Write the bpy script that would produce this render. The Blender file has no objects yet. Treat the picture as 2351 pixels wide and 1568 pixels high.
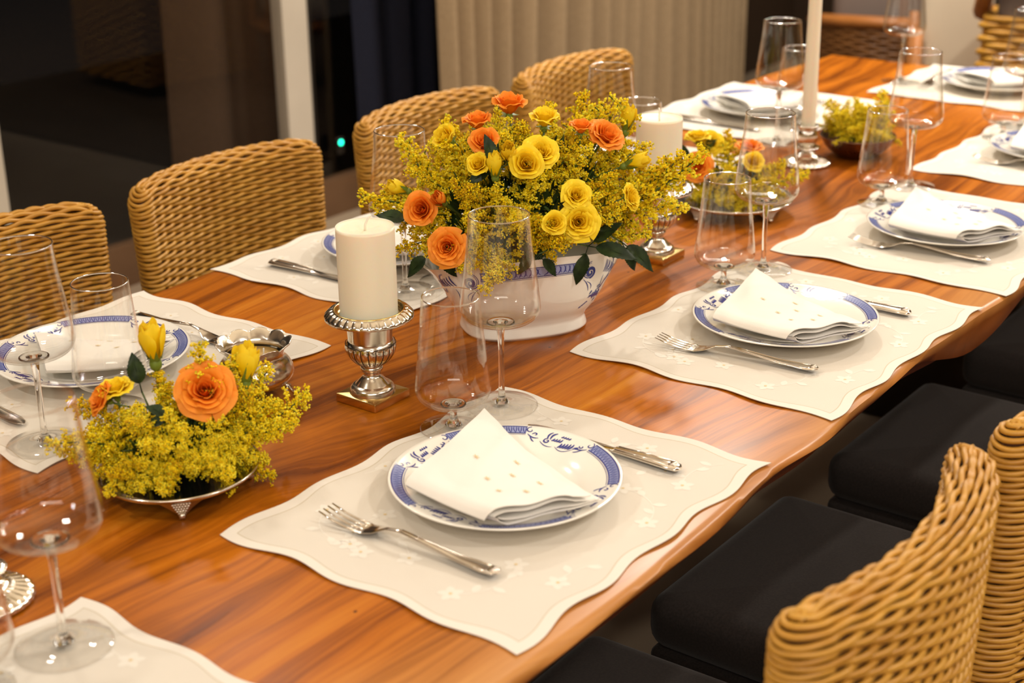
import bpy, math, random
from mathutils import Vector, Matrix, Quaternion
PI = math.pi
S, C_, R_ = math.sin, math.cos, math.radians
scn = bpy.context.scene
COL = scn.collection
TZ = 0.76            # table top height

# ------------------------------------------------------------------ mesh builder
class MB:
    def __init__(s): s.v = []; s.f = []; s.m = []; s.uv = {}
    def add(s, vs, fs, mi=0):
        o = len(s.v); s.v += [tuple(p) for p in vs]
        for f in fs: s.f.append(tuple(i + o for i in f)); s.m.append(mi)
        return o
    def grid(s, fn, nu, nv, cu=False, cv=False, mi=0, mfn=None):
        vs = [fn(i / nu, j / nv) for i in range(nu + (0 if cu else 1)) for j in range(nv + (0 if cv else 1))]
        U = nu if cu else nu + 1; Vn = nv if cv else nv + 1
        o = len(s.v); s.v += [tuple(p) for p in vs]
        for i in range(nu):
            for j in range(nv):
                a, b = i, (i + 1) % U; c, d = j, (j + 1) % Vn
                s.f.append((o + a * Vn + c, o + b * Vn + c, o + b * Vn + d, o + a * Vn + d))
                s.m.append(mfn((i + .5) / nu, (j + .5) / nv) if mfn else mi)
    def lathe(s, prof, n=48, mod=None, mi=0, c=(0, 0, 0)):
        vs = []; fs = []
        for k, (r, z) in enumerate(prof):
            for i in range(n):
                a = 2 * PI * i / n
                rr = max(r, 1e-5); zz = z
                if mod: rr, zz = mod(rr, z, a, k)
                vs.append((c[0] + rr * C_(a), c[1] + rr * S(a), c[2] + zz))
        for k in range(len(prof) - 1):
            for i in range(n):
                j = (i + 1) % n
                fs.append((k * n + i, k * n + j, (k + 1) * n + j, (k + 1) * n + i))
        s.add(vs, fs, mi)
    def tube(s, pts, r, n=6, mi=0, closed=False, caps=True, flat=1.0):
        pts = [Vector(p) for p in pts]; N = len(pts)
        rr = r if isinstance(r, (list, tuple)) else [r] * N
        vs = []; fs = []; up = None
        for i, p in enumerate(pts):
            if closed: t = pts[(i + 1) % N] - pts[i - 1]
            else: t = pts[min(i + 1, N - 1)] - pts[max(i - 1, 0)]
            if t.length < 1e-9: t = Vector((0, 0, 1))
            t.normalize()
            if up is None:
                up = Vector((0, 0, 1)) if abs(t.z) < .9 else Vector((1, 0, 0))
            x = t.cross(up)
            if x.length < 1e-6: x = t.orthogonal()
            x.normalize(); y = x.cross(t).normalized(); up = y
            for k in range(n):
                a = 2 * PI * k / n
                vs.append(p + x * (C_(a) * rr[i]) + y * (S(a) * rr[i] * flat))
        for i in range(N if closed else N - 1):
            for k in range(n):
                l = (k + 1) % n; b = (i + 1) % N
                fs.append((i * n + k, i * n + l, b * n + l, b * n + k))
        if caps and not closed:
            fs.append(tuple(range(n))[::-1]); fs.append(tuple((N - 1) * n + k for k in range(n)))
        s.add(vs, fs, mi)
    def box(s, x0, y0, z0, x1, y1, z1, mi=0):
        s.add([(x0, y0, z0), (x1, y0, z0), (x1, y1, z0), (x0, y1, z0), (x0, y0, z1), (x1, y0, z1), (x1, y1, z1), (x0, y1, z1)],
              [(3, 2, 1, 0), (4, 5, 6, 7), (0, 1, 5, 4), (1, 2, 6, 5), (2, 3, 7, 6), (3, 0, 4, 7)], mi)
    def rbox(s, x0, y0, z0, x1, y1, z1, r=.02, n=5, mi=0, puff=0):
        # box with every edge rounded: a superellipsoid-like rounded grid
        cx, cy, cz = (x0 + x1) / 2, (y0 + y1) / 2, (z0 + z1) / 2
        hx, hy, hz = (x1 - x0) / 2, (y1 - y0) / 2, (z1 - z0) / 2
        M = 4 * (n + 2)
        def ring(off, z):
            pts = []
            for q in range(4):
                sx, sy = ((1, 1), (-1, 1), (-1, -1), (1, -1))[q]
                for k in range(n + 2):
                    a = q * PI / 2 + PI / 2 * k / (n + 1)
                    pts.append((cx + sx * (hx - r) + (r - off) * C_(a), cy + sy * (hy - r) + (r - off) * S(a), z))
            return pts
        rows = []
        for k in range(n + 1):
            a = PI / 2 * k / n
            rows.append(ring(r * (1 - S(a)), cz - hz + r * (1 - C_(a))))
        for k in range(n + 1):
            a = PI / 2 * (1 - k / n)
            rows.append(ring(r * (1 - S(a)), cz + hz - r * (1 - C_(a))))
        vs = [p for rw in rows for p in rw]; fs = []
        for i in range(len(rows) - 1):
            for j in range(M):
                l = (j + 1) % M
                fs.append((i * M + j, i * M + l, (i + 1) * M + l, (i + 1) * M + j))
        fs.append(tuple(range(M))[::-1])
        o = len(rows) - 1
        b = len(vs); vs.append((cx, cy, cz + hz + puff))
        for j in range(M): fs.append((o * M + j, o * M + (j + 1) % M, b))
        s.add(vs, fs, mi)
    def ball(s, c, r, mi=0, k=1, sc=(1, 1, 1)):
        if k == 0:
            d = [(1, 0, 0), (-1, 0, 0), (0, 1, 0), (0, -1, 0), (0, 0, 1), (0, 0, -1)]
            f = [(0, 2, 4), (2, 1, 4), (1, 3, 4), (3, 0, 4), (2, 0, 5), (1, 2, 5), (3, 1, 5), (0, 3, 5)]
            s.add([(c[0] + x * r * sc[0], c[1] + y * r * sc[1], c[2] + z * r * sc[2]) for x, y, z in d], f, mi); return
        n, m = (8, 5) if k == 1 else (14, 9)
        s.grid(lambda u, v: (c[0] + r * sc[0] * S(PI * v) * C_(2 * PI * u), c[1] + r * sc[1] * S(PI * v) * S(2 * PI * u), c[2] - r * sc[2] * C_(PI * v)), n, m, cu=True, mi=mi)
    def ribbon(s, pts, w, surf, mi=0, lift=.0004):
        # a painted brush stroke: 2-D path (a,b) with half width w in surface metres; surf(a,b)->point, normal
        P = [surf(a, b) for a, b in pts]; N = len(P); vs = []; fs = []
        for i in range(N):
            p, nn = Vector(P[i][0]), Vector(P[i][1])
            t = Vector(P[min(i + 1, N - 1)][0]) - Vector(P[max(i - 1, 0)][0])
            x = nn.cross(t)
            if x.length < 1e-9: x = nn.orthogonal()
            x.normalize(); ww = w[i] if isinstance(w, (list, tuple)) else w
            vs += [p + nn * lift + x * ww, p + nn * lift - x * ww]
        for i in range(N - 1): fs.append((2 * i, 2 * i + 1, 2 * i + 3, 2 * i + 2))
        s.add(vs, fs, mi)
    def mesh(s, name, mats, smooth=True, uvfn=None):
        me = bpy.data.meshes.new(name)
        me.from_pydata([tuple(p) for p in s.v], [], s.f)
        for m in (mats if isinstance(mats, (list, tuple)) else [mats]): me.materials.append(m)
        me.polygons.foreach_set('material_index', s.m)
        if smooth: me.polygons.foreach_set('use_smooth', [True] * len(s.f))
        if uvfn:
            ul = me.uv_layers.new(name='UVMap')
            for lp in me.loops: ul.data[lp.index].uv = uvfn(s.v[lp.vertex_index])
        me.update()
        return me
    def build(s, name, mats, parent=None, smooth=True, loc=None, auto=None, uvfn=None):
        o = bpy.data.objects.new(name, s.mesh(name, mats, smooth, uvfn)); COL.objects.link(o)
        if parent: o.parent = parent
        if loc: o.location = loc
        if auto:
            try: o.data.set_sharp_from_angle(angle=R_(auto))
            except Exception: pass
        return o

def tag(o, label=None, cat=None, group=None, kind=None):
    if label: o['label'] = label
    if cat: o['category'] = cat
    if group: o['group'] = group
    if kind: o['kind'] = kind
    return o
def thing(name, label, cat, loc=(0, 0, 0), rz=0, group=None):
    o = bpy.data.objects.new(name, None); COL.objects.link(o)
    o.empty_display_size = .02; o.location = loc; o.rotation_euler = (0, 0, rz)
    return tag(o, label, cat, group)
def dup(root, loc, rz=0, label=None, group=None):
    def cp(o, par):
        c = o.copy(); COL.objects.link(c)
        if par: c.parent = par
        for ch in o.children: cp(ch, c)
        return c
    r = cp(root, None); r.location = loc; r.rotation_euler = (0, 0, rz)
    if label: r['label'] = label
    if group: r['group'] = group
    return r

# ------------------------------------------------------------------ materials
def lin(c):
    return tuple(((x / 12.92) if x <= .04045 else ((x + .055) / 1.055) ** 2.4) for x in c)
def srgb(r, g, b): return lin((r / 255, g / 255, b / 255))
def mat(name, col, rough=.5, metal=0, spec=.5, **k):
    m = bpy.data.materials.new(name); m.use_nodes = True
    b = m.node_tree.nodes['Principled BSDF']
    b.inputs['Base Color'].default_value = (*col, 1); b.inputs['Roughness'].default_value = rough
    b.inputs['Metallic'].default_value = metal; b.inputs['Specular IOR Level'].default_value = spec
    for kk, v in k.items():
        b.inputs[kk.replace('_', ' ')].default_value = v
    return m
def N(m, t, **inp):
    n = m.node_tree.nodes.new(t)
    for k, v in inp.items():
        if k in n.inputs: n.inputs[k].default_value = v
        else: setattr(n, k, v)
    return n
def L(m, a, b): m.node_tree.links.new(a, b)
def bsdf(m): return m.node_tree.nodes['Principled BSDF']
def ramp(m, fac, stops):
    r = N(m, 'ShaderNodeValToRGB'); e = r.color_ramp.elements
    while len(e) < len(stops): e.new(.5)
    for i, (p, c) in enumerate(stops): e[i].position = p; e[i].color = (*c, 1)
    L(m, fac, r.inputs['Fac']); return r
def math_(m, op, a, b=None, c=None):
    n = N(m, 'ShaderNodeMath', operation=op)
    for i, x in enumerate((a, b, c)):
        if x is None: continue
        if isinstance(x, (int, float)): n.inputs[i].default_value = x
        else: L(m, x, n.inputs[i])
    return n.outputs[0]
def bump(m, h, strength=.3, dist=.001):
    b = N(m, 'ShaderNodeBump'); b.inputs['Strength'].default_value = strength; b.inputs['Distance'].default_value = dist
    L(m, h, b.inputs['Height']); L(m, b.outputs[0], bsdf(m).inputs['Normal'])
def coords(m, kind='Object', scale=(1, 1, 1)):
    t = N(m, 'ShaderNodeTexCoord'); mp = N(m, 'ShaderNodeMapping'); mp.inputs['Scale'].default_value = scale
    L(m, t.outputs[kind], mp.inputs['Vector']); return mp.outputs[0]
def noisy(m, c1, c2, scale=20, kind='Object', sc=(1, 1, 1), lo=.35, hi=.65, detail=4):
    n = N(m, 'ShaderNodeTexNoise', Scale=scale, Detail=detail); L(m, coords(m, kind, sc), n.inputs['Vector'])
    r = ramp(m, n.outputs['Fac'], [(lo, c1), (hi, c2)]); L(m, r.outputs[0], bsdf(m).inputs['Base Color']); return n

# wood of the slab table
def wood():
    m = mat('varnished_slab_wood', (.3, .1, .02), .24, spec=.22)
    b = bsdf(m)
    v = coords(m, 'Object')
    wn = N(m, 'ShaderNodeTexNoise', Scale=1.6, Detail=3.0); 
    mp0 = coords(m, 'Object', (.55, 1.7, 1)); L(m, mp0, wn.inputs['Vector'])
    # warp then stretch along the length
    vm = N(m, 'ShaderNodeVectorMath', operation='SCALE'); vm.inputs['Scale'].default_value = .30
    L(m, wn.outputs['Color'], vm.inputs[0])
    va = N(m, 'ShaderNodeVectorMath', operation='ADD'); L(m, v, va.inputs[0]); L(m, vm.outputs[0], va.inputs[1])
    mp = N(m, 'ShaderNodeMapping'); mp.inputs['Scale'].default_value = (.42, 8.0, 1.0); L(m, va.outputs[0], mp.inputs['Vector'])
    g1 = N(m, 'ShaderNodeTexNoise', Scale=2.2, Detail=6.0, Roughness=.62); L(m, mp.outputs[0], g1.inputs['Vector'])
    mp2 = N(m, 'ShaderNodeMapping'); mp2.inputs['Scale'].default_value = (2.0, 75.0, 1.0); L(m, va.outputs[0], mp2.inputs['Vector'])
    g2 = N(m, 'ShaderNodeTexNoise', Scale=3.0, Detail=4.0, Roughness=.7); L(m, mp2.outputs[0], g2.inputs['Vector'])
    big = N(m, 'ShaderNodeTexNoise', Scale=1.3, Detail=2.0); L(m, coords(m, 'Object', (.7, 1.6, 1)), big.inputs['Vector'])
    f = math_(m, 'ADD', math_(m, 'MULTIPLY', g1.outputs['Fac'], .62), math_(m, 'MULTIPLY', g2.outputs['Fac'], .22))
    f = math_(m, 'ADD', f, math_(m, 'MULTIPLY', big.outputs['Fac'], .28))
    # growth-ring lines
    wv = N(m, 'ShaderNodeTexWave', Scale=2.6, Distortion=7.0, Detail=3.0); wv.wave_type = 'BANDS'; wv.bands_direction = 'Y'
    wv.inputs['Detail Scale'].default_value = 1.2
    mp3 = N(m, 'ShaderNodeMapping'); mp3.inputs['Scale'].default_value = (.35, 3.6, 1.0); L(m, va.outputs[0], mp3.inputs['Vector'])
    L(m, mp3.outputs[0], wv.inputs['Vector'])
    f = math_(m, 'SUBTRACT', f, math_(m, 'MULTIPLY', math_(m, 'POWER', wv.outputs['Fac'], 5.0), .055))
    r = ramp(m, f, [(.36, srgb(74, 32, 4)), (.47, srgb(130, 66, 8)), (.58, srgb(178, 99, 15)), (.74, srgb(204, 130, 36))])
    # right edge paler: reflected light painted in, together with a sapwood tone
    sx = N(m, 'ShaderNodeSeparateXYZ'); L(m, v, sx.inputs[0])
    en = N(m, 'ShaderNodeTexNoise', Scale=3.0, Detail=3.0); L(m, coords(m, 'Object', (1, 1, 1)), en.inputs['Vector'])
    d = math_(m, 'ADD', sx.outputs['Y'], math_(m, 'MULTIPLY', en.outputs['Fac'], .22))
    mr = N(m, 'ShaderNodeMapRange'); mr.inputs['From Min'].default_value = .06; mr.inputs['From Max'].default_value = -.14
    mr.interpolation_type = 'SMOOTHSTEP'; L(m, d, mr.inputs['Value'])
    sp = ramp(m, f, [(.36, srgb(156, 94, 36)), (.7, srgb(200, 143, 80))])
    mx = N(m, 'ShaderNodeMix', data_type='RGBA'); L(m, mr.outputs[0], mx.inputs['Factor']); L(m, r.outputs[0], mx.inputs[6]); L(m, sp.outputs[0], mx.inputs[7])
    # bark-toned face of the live edge
    br = N(m, 'ShaderNodeMapRange'); br.inputs['From Min'].default_value = TZ - .004; br.inputs['From Max'].default_value = TZ - .018; L(m, math_(m, 'ADD', sx.outputs['Z'], math_(m, 'MULTIPLY', math_(m, 'SUBTRACT', g1.outputs['Fac'], .5), .012)), br.inputs['Value'])
    bc = ramp(m, g1.outputs['Fac'], [(.35, srgb(92, 42, 12)), (.65, srgb(150, 82, 30))])
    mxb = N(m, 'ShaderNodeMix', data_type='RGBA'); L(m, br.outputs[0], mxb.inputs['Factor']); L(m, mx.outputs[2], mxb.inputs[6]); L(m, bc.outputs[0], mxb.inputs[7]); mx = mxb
    # small dark worm pits
    vo = N(m, 'ShaderNodeTexVoronoi', Scale=26.0); L(m, coords(m, 'Object', (.7, 1, 1)), vo.inputs['Vector'])
    pn = N(m, 'ShaderNodeTexNoise', Scale=5.0); L(m, v, pn.inputs['Vector'])
    pit = math_(m, 'MULTIPLY', math_(m, 'LESS_THAN', vo.outputs['Distance'], .05), math_(m, 'GREATER_THAN', pn.outputs['Fac'], .56))
    mx2 = N(m, 'ShaderNodeMix', data_type='RGBA'); L(m, pit, mx2.inputs['Factor']); L(m, mx.outputs[2], mx2.inputs[6]); mx2.inputs[7].default_value = (*srgb(70, 30, 10), 1)
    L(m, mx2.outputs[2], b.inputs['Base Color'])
    rr = math_(m, 'ADD', .2, math_(m, 'MULTIPLY', g1.outputs['Fac'], .2)); L(m, rr, b.inputs['Roughness'])
    bump(m, f, .12, .002)
    return m
M = {}
M['wood'] = wood()
def cloth(name, c, hem=None):
    m = mat(name, c, .85, spec=.2, Sheen_Weight=.15)
    if hem:
        t = N(m, 'ShaderNodeTexCoord'); sx = N(m, 'ShaderNodeSeparateXYZ'); L(m, t.outputs['UV'], sx.inputs[0])
        X, Y = sx.outputs['X'], sx.outputs['Y']
        wx = math_(m, 'MULTIPLY', math_(m, 'SINE', math_(m, 'MULTIPLY', X, 2 * PI / .125)), .0055)
        wy = math_(m, 'MULTIPLY', math_(m, 'SINE', math_(m, 'MULTIPLY', Y, 2 * PI / .1333)), .0055)
        dx = math_(m, 'ADD', math_(m, 'SUBTRACT', .25, math_(m, 'ABSOLUTE', X)), wy)
        dy = math_(m, 'ADD', math_(m, 'SUBTRACT', .20, math_(m, 'ABSOLUTE', Y)), wx)
        d = math_(m, 'MINIMUM', dx, dy)
        mr = N(m, 'ShaderNodeMapRange'); mr.inputs['From Min'].default_value = .0165; mr.inputs['From Max'].default_value = .0150; L(m, d, mr.inputs['Value'])
        st = math_(m, 'LESS_THAN', math_(m, 'ABSOLUTE', math_(m, 'SUBTRACT', d, .0165)), .0007)
        mx = N(m, 'ShaderNodeMix', data_type='RGBA'); L(m, mr.outputs[0], mx.inputs['Factor']); mx.inputs[6].default_value = (*c, 1); mx.inputs[7].default_value = (*hem, 1)
        mx2 = N(m, 'ShaderNodeMix', data_type='RGBA'); L(m, math_(m, 'MULTIPLY', st, .5), mx2.inputs['Factor']); L(m, mx.outputs[2], mx2.inputs[6]); mx2.inputs[7].default_value = (*srgb(176, 158, 120), 1)
        L(m, mx2.outputs[2], bsdf(m).inputs['Base Color'])
    w = N(m, 'ShaderNodeTexNoise', Scale=700.0, Detail=2.0); L(m, coords(m, 'Object'), w.inputs['Vector'])
    bump(m, w.outputs['Fac'], .25, .0006)
    return m
M['linen'] = cloth('cream_linen', srgb(226, 218, 204), srgb(238, 233, 224))
M['linen'] = cloth('placemat_linen', srgb(216, 208, 195), srgb(225, 218, 207))
M['stitch'] = mat('white_embroidery', srgb(226, 220, 209), .7, spec=.2)
M['stitch_tan'] = mat('tan_embroidery', srgb(220, 196, 150), .7, spec=.2)
M['napkin'] = cloth('napkin_linen', srgb(237, 233, 225))
M['porcelain'] = mat('white_porcelain', srgb(240, 236, 226), .12, spec=.6, Coat_Weight=.4, Coat_Roughness=.05)
M['cobalt'] = mat('cobalt_glaze', srgb(52, 60, 136), .15, spec=.5)
M['cobalt_light'] = mat('pale_cobalt_glaze', srgb(146, 155, 198), .15, spec=.5)
M['cobalt_wash'] = mat('cobalt_wash', srgb(186, 190, 210), .15, spec=.5)
def silver(name, c, rough):
    m = mat(name, c, rough, 1.0)
    n = N(m, 'ShaderNodeTexNoise', Scale=60.0, Detail=3.0); L(m, coords(m), n.inputs['Vector'])
    L(m, math_(m, 'ADD', rough - .05, math_(m, 'MULTIPLY', n.outputs['Fac'], .12)), bsdf(m).inputs['Roughness'])
    return m
M['silver'] = silver('old_silver', (.78, .72, .62), .17)
M['steel'] = silver('silver_plate', (.86, .80, .72), .13)
M['brass'] = silver('brassy_edge', (.74, .52, .20), .22)
M['tarnish'] = mat('tarnished_groove', (.07, .05, .03), .4, .8)
M['bronze'] = silver('dark_bronze', (.20, .11, .07), .28)
def engraved():
    m = silver('engraved_silver', (.80, .75, .66), .2)
    n = N(m, 'ShaderNodeTexVoronoi', Scale=55.0); n.feature = 'DISTANCE_TO_EDGE'; L(m, coords(m), n.inputs['Vector'])
    bump(m, n.outputs['Distance'], .35, .0015); return m
M['engraved'] = engraved()
def hammered():
    m = silver('fluted_mercury_silver', (.88, .83, .74), .1); return m
M['bright_silver'] = hammered()
def wax(name, c):
    return mat(name, c, .45, spec=.4, Subsurface_Weight=.35, Subsurface_Scale=.02)
M['wax'] = wax('ivory_wax', srgb(240, 230, 205)); M['wick'] = mat('white_wick', srgb(232, 226, 210), .8)
M['gel'] = mat('amber_candle_wax', srgb(196, 160, 96), .3, spec=.5)
def thin_glass(name='thin_clear_glass', base=.03, pw=3.9):
    m = bpy.data.materials.new(name); m.use_nodes = True; nt = m.node_tree; nt.nodes.clear()
    out = N(m, 'ShaderNodeOutputMaterial'); mix = N(m, 'ShaderNodeMixShader')
    tr = N(m, 'ShaderNodeBsdfTransparent'); tr.inputs['Color'].default_value = (.995, .993, .988, 1)
    gl = N(m, 'ShaderNodeBsdfGlossy'); gl.inputs['Roughness'].default_value = .015; gl.inputs['Color'].default_value = (1, .98, .95, 1)
    lw = N(m, 'ShaderNodeLayerWeight'); lw.inputs['Blend'].default_value = .5
    f = math_(m, 'ADD', math_(m, 'MULTIPLY', math_(m, 'POWER', lw.outputs['Facing'], pw), .9), base)
    L(m, f, mix.inputs[0]); L(m, tr.outputs[0], mix.inputs[1]); L(m, gl.outputs[0], mix.inputs[2]); L(m, mix.outputs[0], out.inputs['Surface'])
    return m
M['glass'] = thin_glass()
M['crystal'] = mat('solid_clear_glass', (1, .99, .97), .0, spec=.5, Transmission_Weight=1.0, IOR=1.45)
M['pane'] = thin_glass('window_glass', .02, 4.6)
def wick(name, c1, c2, rough=.42):
    m = mat(name, c1, rough, spec=.45); n = noisy(m, c1, c2, 9, sc=(1, 1, 6), lo=.3, hi=.7)
    return m
M['wicker'] = wick('honey_wicker', srgb(176, 122, 40), srgb(206, 154, 62))
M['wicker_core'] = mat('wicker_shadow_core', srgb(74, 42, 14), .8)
M['wicker_dark'] = wick('brown_wicker', srgb(108, 70, 36), srgb(142, 96, 52))
M['rattan'] = wick('rattan_pole', srgb(160, 98, 44), srgb(186, 120, 60))
M['seat'] = mat('charcoal_upholstery', srgb(40, 34, 30), .8, spec=.2, Sheen_Weight=.1)
noisy(M['seat'], srgb(36, 30, 27), srgb(45, 38, 34), 300)
M['cushion_grey'] = mat('grey_cushion_fabric', srgb(132, 118, 110), .9, spec=.1)
M['cushion_cream'] = mat('cream_cushion_fabric', srgb(206, 190, 166), .9, spec=.1)
M['piping'] = mat('dark_piping', srgb(60, 48, 42), .9)
def petal(name, c1, c2, c3):
    m = mat(name, c2, .55, spec=.25, Subsurface_Weight=.12, Subsurface_Scale=.006)
    t = N(m, 'ShaderNodeTexCoord'); sx = N(m, 'ShaderNodeSeparateXYZ'); L(m, t.outputs['UV'], sx.inputs[0])
    n = N(m, 'ShaderNodeTexNoise', Scale=140.0, Detail=3.0); L(m, t.outputs['Object'], n.inputs['Vector'])
    f = math_(m, 'ADD', sx.outputs['Y'], math_(m, 'MULTIPLY', math_(m, 'SUBTRACT', n.outputs['Fac'], .5), .25))
    r = ramp(m, f, [(.0, c1), (.55, c2), (1.0, c3)]); L(m, r.outputs[0], bsdf(m).inputs['Base Color']); return m
M['orange'] = petal('orange_petal', srgb(238, 106, 4), srgb(250, 136, 16), srgb(253, 160, 54))
M['yellow'] = petal('yellow_petal', srgb(246, 190, 2), srgb(252, 214, 10), srgb(254, 224, 52))
M['leaf'] = mat('dark_rose_leaf', srgb(28, 44, 18), .5, spec=.25); noisy(M['leaf'], srgb(20, 34, 13), srgb(44, 62, 26), 60)
M['stem'] = mat('green_stem', srgb(70, 90, 26), .5)
M['sepal'] = mat('pale_green_sepal', srgb(110, 130, 44), .5)
M['g1'] = mat('goldenrod_yellow', srgb(252, 226, 22), .7, spec=.2)
M['g2'] = mat('goldenrod_ochre', srgb(238, 200, 18), .7, spec=.2)
M['g3'] = mat('goldenrod_bright', srgb(255, 238, 64), .7, spec=.2)
M['g5'] = mat('goldenrod_shade_brown', srgb(204, 160, 20), .7, spec=.2)  # shade of inner sprays put into the colour, also for older blooms
M['g4'] = mat('goldenrod_green', srgb(206, 204, 52), .7, spec=.2)

def translucent(m, k):
    nt = m.node_tree; b = bsdf(m); out = next(n for n in nt.nodes if n.type == 'OUTPUT_MATERIAL')
    t = N(m, 'ShaderNodeBsdfTranslucent'); mx = N(m, 'ShaderNodeMixShader'); mx.inputs[0].default_value = k
    src = b.inputs['Base Color']
    if src.is_linked: L(m, src.links[0].from_socket, t.inputs['Color'])
    else: t.inputs['Color'].default_value = src.default_value
    L(m, b.outputs[0], mx.inputs[1]); L(m, t.outputs[0], mx.inputs[2]); L(m, mx.outputs[0], out.inputs['Surface'])
for k_ in ('g1', 'g2', 'g3', 'g4', 'g5'): translucent(M[k_], .15)
for k_ in ('orange', 'yellow'): translucent(M[k_], .12)
# ------------------------------------------------------------------ room shell (x along the table, y towards the windows)
def surf(name, c1, c2, rough=.6, scale=3, spec=.3):
    m = mat(name, c1, rough, spec=spec); noisy(m, c1, c2, scale); return m
FL = surf('beige_stone_floor', srgb(142, 124, 104), srgb(156, 138, 116), .45, 2)
WL = surf('cream_wall_paint', srgb(196, 172, 136), srgb(202, 178, 142), .8, 2)
CE = surf('white_ceiling_paint', srgb(232, 220, 196), srgb(236, 226, 204), .8, 2)
DK = surf('dark_brown_wall', srgb(52, 38, 26), srgb(62, 46, 32), .6, 2)
FR = surf('off_white_frame', srgb(194, 182, 164), srgb(202, 190, 172), .4, 4)
DF = surf('dark_frame', srgb(30, 26, 22), srgb(36, 31, 26), .4, 4)
MB_ = surf('warm_brown_wall', srgb(112, 82, 56), srgb(122, 90, 62), .8, 2)
def struct(name, mb, m, **k):
    o = mb.build(name, m, smooth=False); o['kind'] = 'structure'; return o
X0, X1, Y0, Y1, ZC = -3.2, 6.0, -3.2, 2.70, 2.62
b = MB(); b.box(X0 - .1, Y0 - .1, -.1, X1 + .1, Y1 + .1, 0); struct('floor', b, FL)
b = MB(); b.box(X0 - .1, Y0 - .1, ZC, X1 + .1, Y1 + .1, ZC + .1); struct('ceiling', b, CE)
b = MB(); b.box(X0 - .1, Y0 - .1, 0, X1 + .1, Y0, ZC); struct('wall_right', b, MB_)
b = MB(); b.box(X0 - .1, Y0, 0, X0, Y1 + .1, ZC); struct('wall_back', b, WL)
b = MB(); b.box(X1, Y0, 0, X1 + .1, Y1 + .1, ZC); struct('wall_far', b, DK)
b = MB(); b.box(X0, Y1, 2.42, X1, Y1 + .1, ZC); b.box(3.42, Y1, 0, X1, Y1 + .1, 2.42); struct('wall_left', b, DK)
b = MB(); b.box(X0 - 1, Y1 + .1, -.1, X1 + 1, Y1 + 3.0, -.02); struct('ground', b, surf('dark_terrace_stone', srgb(26, 22, 18), srgb(32, 28, 24), .8, 2))
b = MB(); b.rbox(2.66, -3.1, .0005, 5.9, 2.2, .012, .005, 2); tag(b.build('added_rug', surf('dark_brown_added_rug', srgb(66, 50, 36), srgb(78, 60, 44), .95, 30)), 'dark brown floor cover added beyond the far end of the table, darkens the door reflection', 'added_rug')  # dark floor cover added to dim the floor reflection in the glass door
# sliding glass doors in the window wall
def door(n, x0, x1, y, fm, w0, w1):
    e = bpy.data.objects.new('door_%d' % n, None); COL.objects.link(e); e['kind'] = 'structure'; e.location = (0, 0, 0)
    f = MB(); f.box(x0, y, 0, x0 + w0, y + .05, 2.42); f.box(x1 - w1, y, 0, x1, y + .05, 2.42)
    f.box(x0 + w0, y, 2.34, x1 - w1, y + .05, 2.42)
    f.build('frame', fm, e, smooth=False)
    g = MB(); g.box(x0 + w0, y, 0, x1 - w1, y + .05, .13); g.build('bottom_rail', BR, e, smooth=False)
    g = MB(); g.box(x0 + w0, y + .02, .13, x1 - w1, y + .028, 2.34); g.build('glass_pane', M['pane'], e, smooth=False)
    return e
BR = surf('brown_bottom_rail', srgb(92, 66, 44), srgb(104, 76, 52), .5, 4)
door(1, X0, 1.226, Y1, FR, .06, .06)
door(2, 1.226, 2.467, Y1 + .005, FR, .012, .116)
door(3, 2.467, 3.42, Y1, DF, .012, .06)

# curtains: folded cloth hanging from ceiling to floor
def curtain(name, x0, x1, y, amp, wl, m, label, seed, z0=.02, z1=2.55, cat='curtain'):
    rnd = random.Random(seed); n = int((x1 - x0) / .008); ph = 0; pts = []
    for i in range(n + 1):
        x = x0 + (x1 - x0) * i / n
        w = wl * (1 + .35 * S(x * 3.1 + seed) + .2 * S(x * 7.7 + 2 * seed)); ph += 2 * PI * .008 / w
        s = S(ph / 2); pts.append((x + .006 * S(ph), y + amp * (1 + .35 * S(x * 5 + seed)) * (1 - 2 * abs(s) ** .75)))
    b = MB()
    def fn(u, v):
        p = pts[int(round(u * n))]; z = z0 + (z1 - z0) * v
        return (p[0] + .004 * S(z * 3 + p[0] * 9), p[1] + .01 * S(z * 2.1 + p[0] * 4) * (1 - v), z)
    b.grid(fn, n, 14)
    n1 = len(b.v); off = [(x, yy + .003, z) for x, yy, z in b.v]; f0 = list(b.f)
    b.add(off, [tuple(reversed(f)) for f in f0])
    o = b.build(name, m); tag(o, label, cat); return o
def drape(name, c1, c2):
    m = mat(name, c1, .9, spec=.1); w = N(m, 'ShaderNodeTexNoise', Scale=260.0, Detail=2.0); L(m, coords(m, 'Object', (1, 1, .35)), w.inputs['Vector'])
    r = ramp(m, w.outputs['Fac'], [(.3, c1), (.7, c2)]); L(m, r.outputs[0], bsdf(m).inputs['Base Color']); bump(m, w.outputs['Fac'], .3, .001); return m
curtain('linen_curtain', 2.85, 4.915, 2.45, .065, .12, drape('beige_linen_drape', srgb(146, 123, 94), srgb(168, 144, 112)), 'full-length beige linen curtain in deep vertical folds at the window end', 3)
curtain('dark_curtain', 2.88, 3.32, 2.87, .03, .12, drape('navy_drape', srgb(42, 44, 58), srgb(52, 54, 70)), 'dark navy curtain behind the glass beside the pale door frame', 5)
curtain('brown_curtain', 2.02, 2.46, 2.89, .05, .20, drape('brown_drape', srgb(60, 46, 34), srgb(72, 55, 42)), 'dim brown curtain seen through the glass door', 8)
b = MB(); b.lathe([(0.0001, 0), (.0085, 0), (.0085, .004), (.006, .007), (.0001, .008)], 20)
dot_m = mat('green_dot_glow', (0, .3, .2), .4, Emission_Strength=6.0); bsdf(dot_m).inputs['Emission Color'].default_value = (.01, .75, .42, 1)

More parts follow.
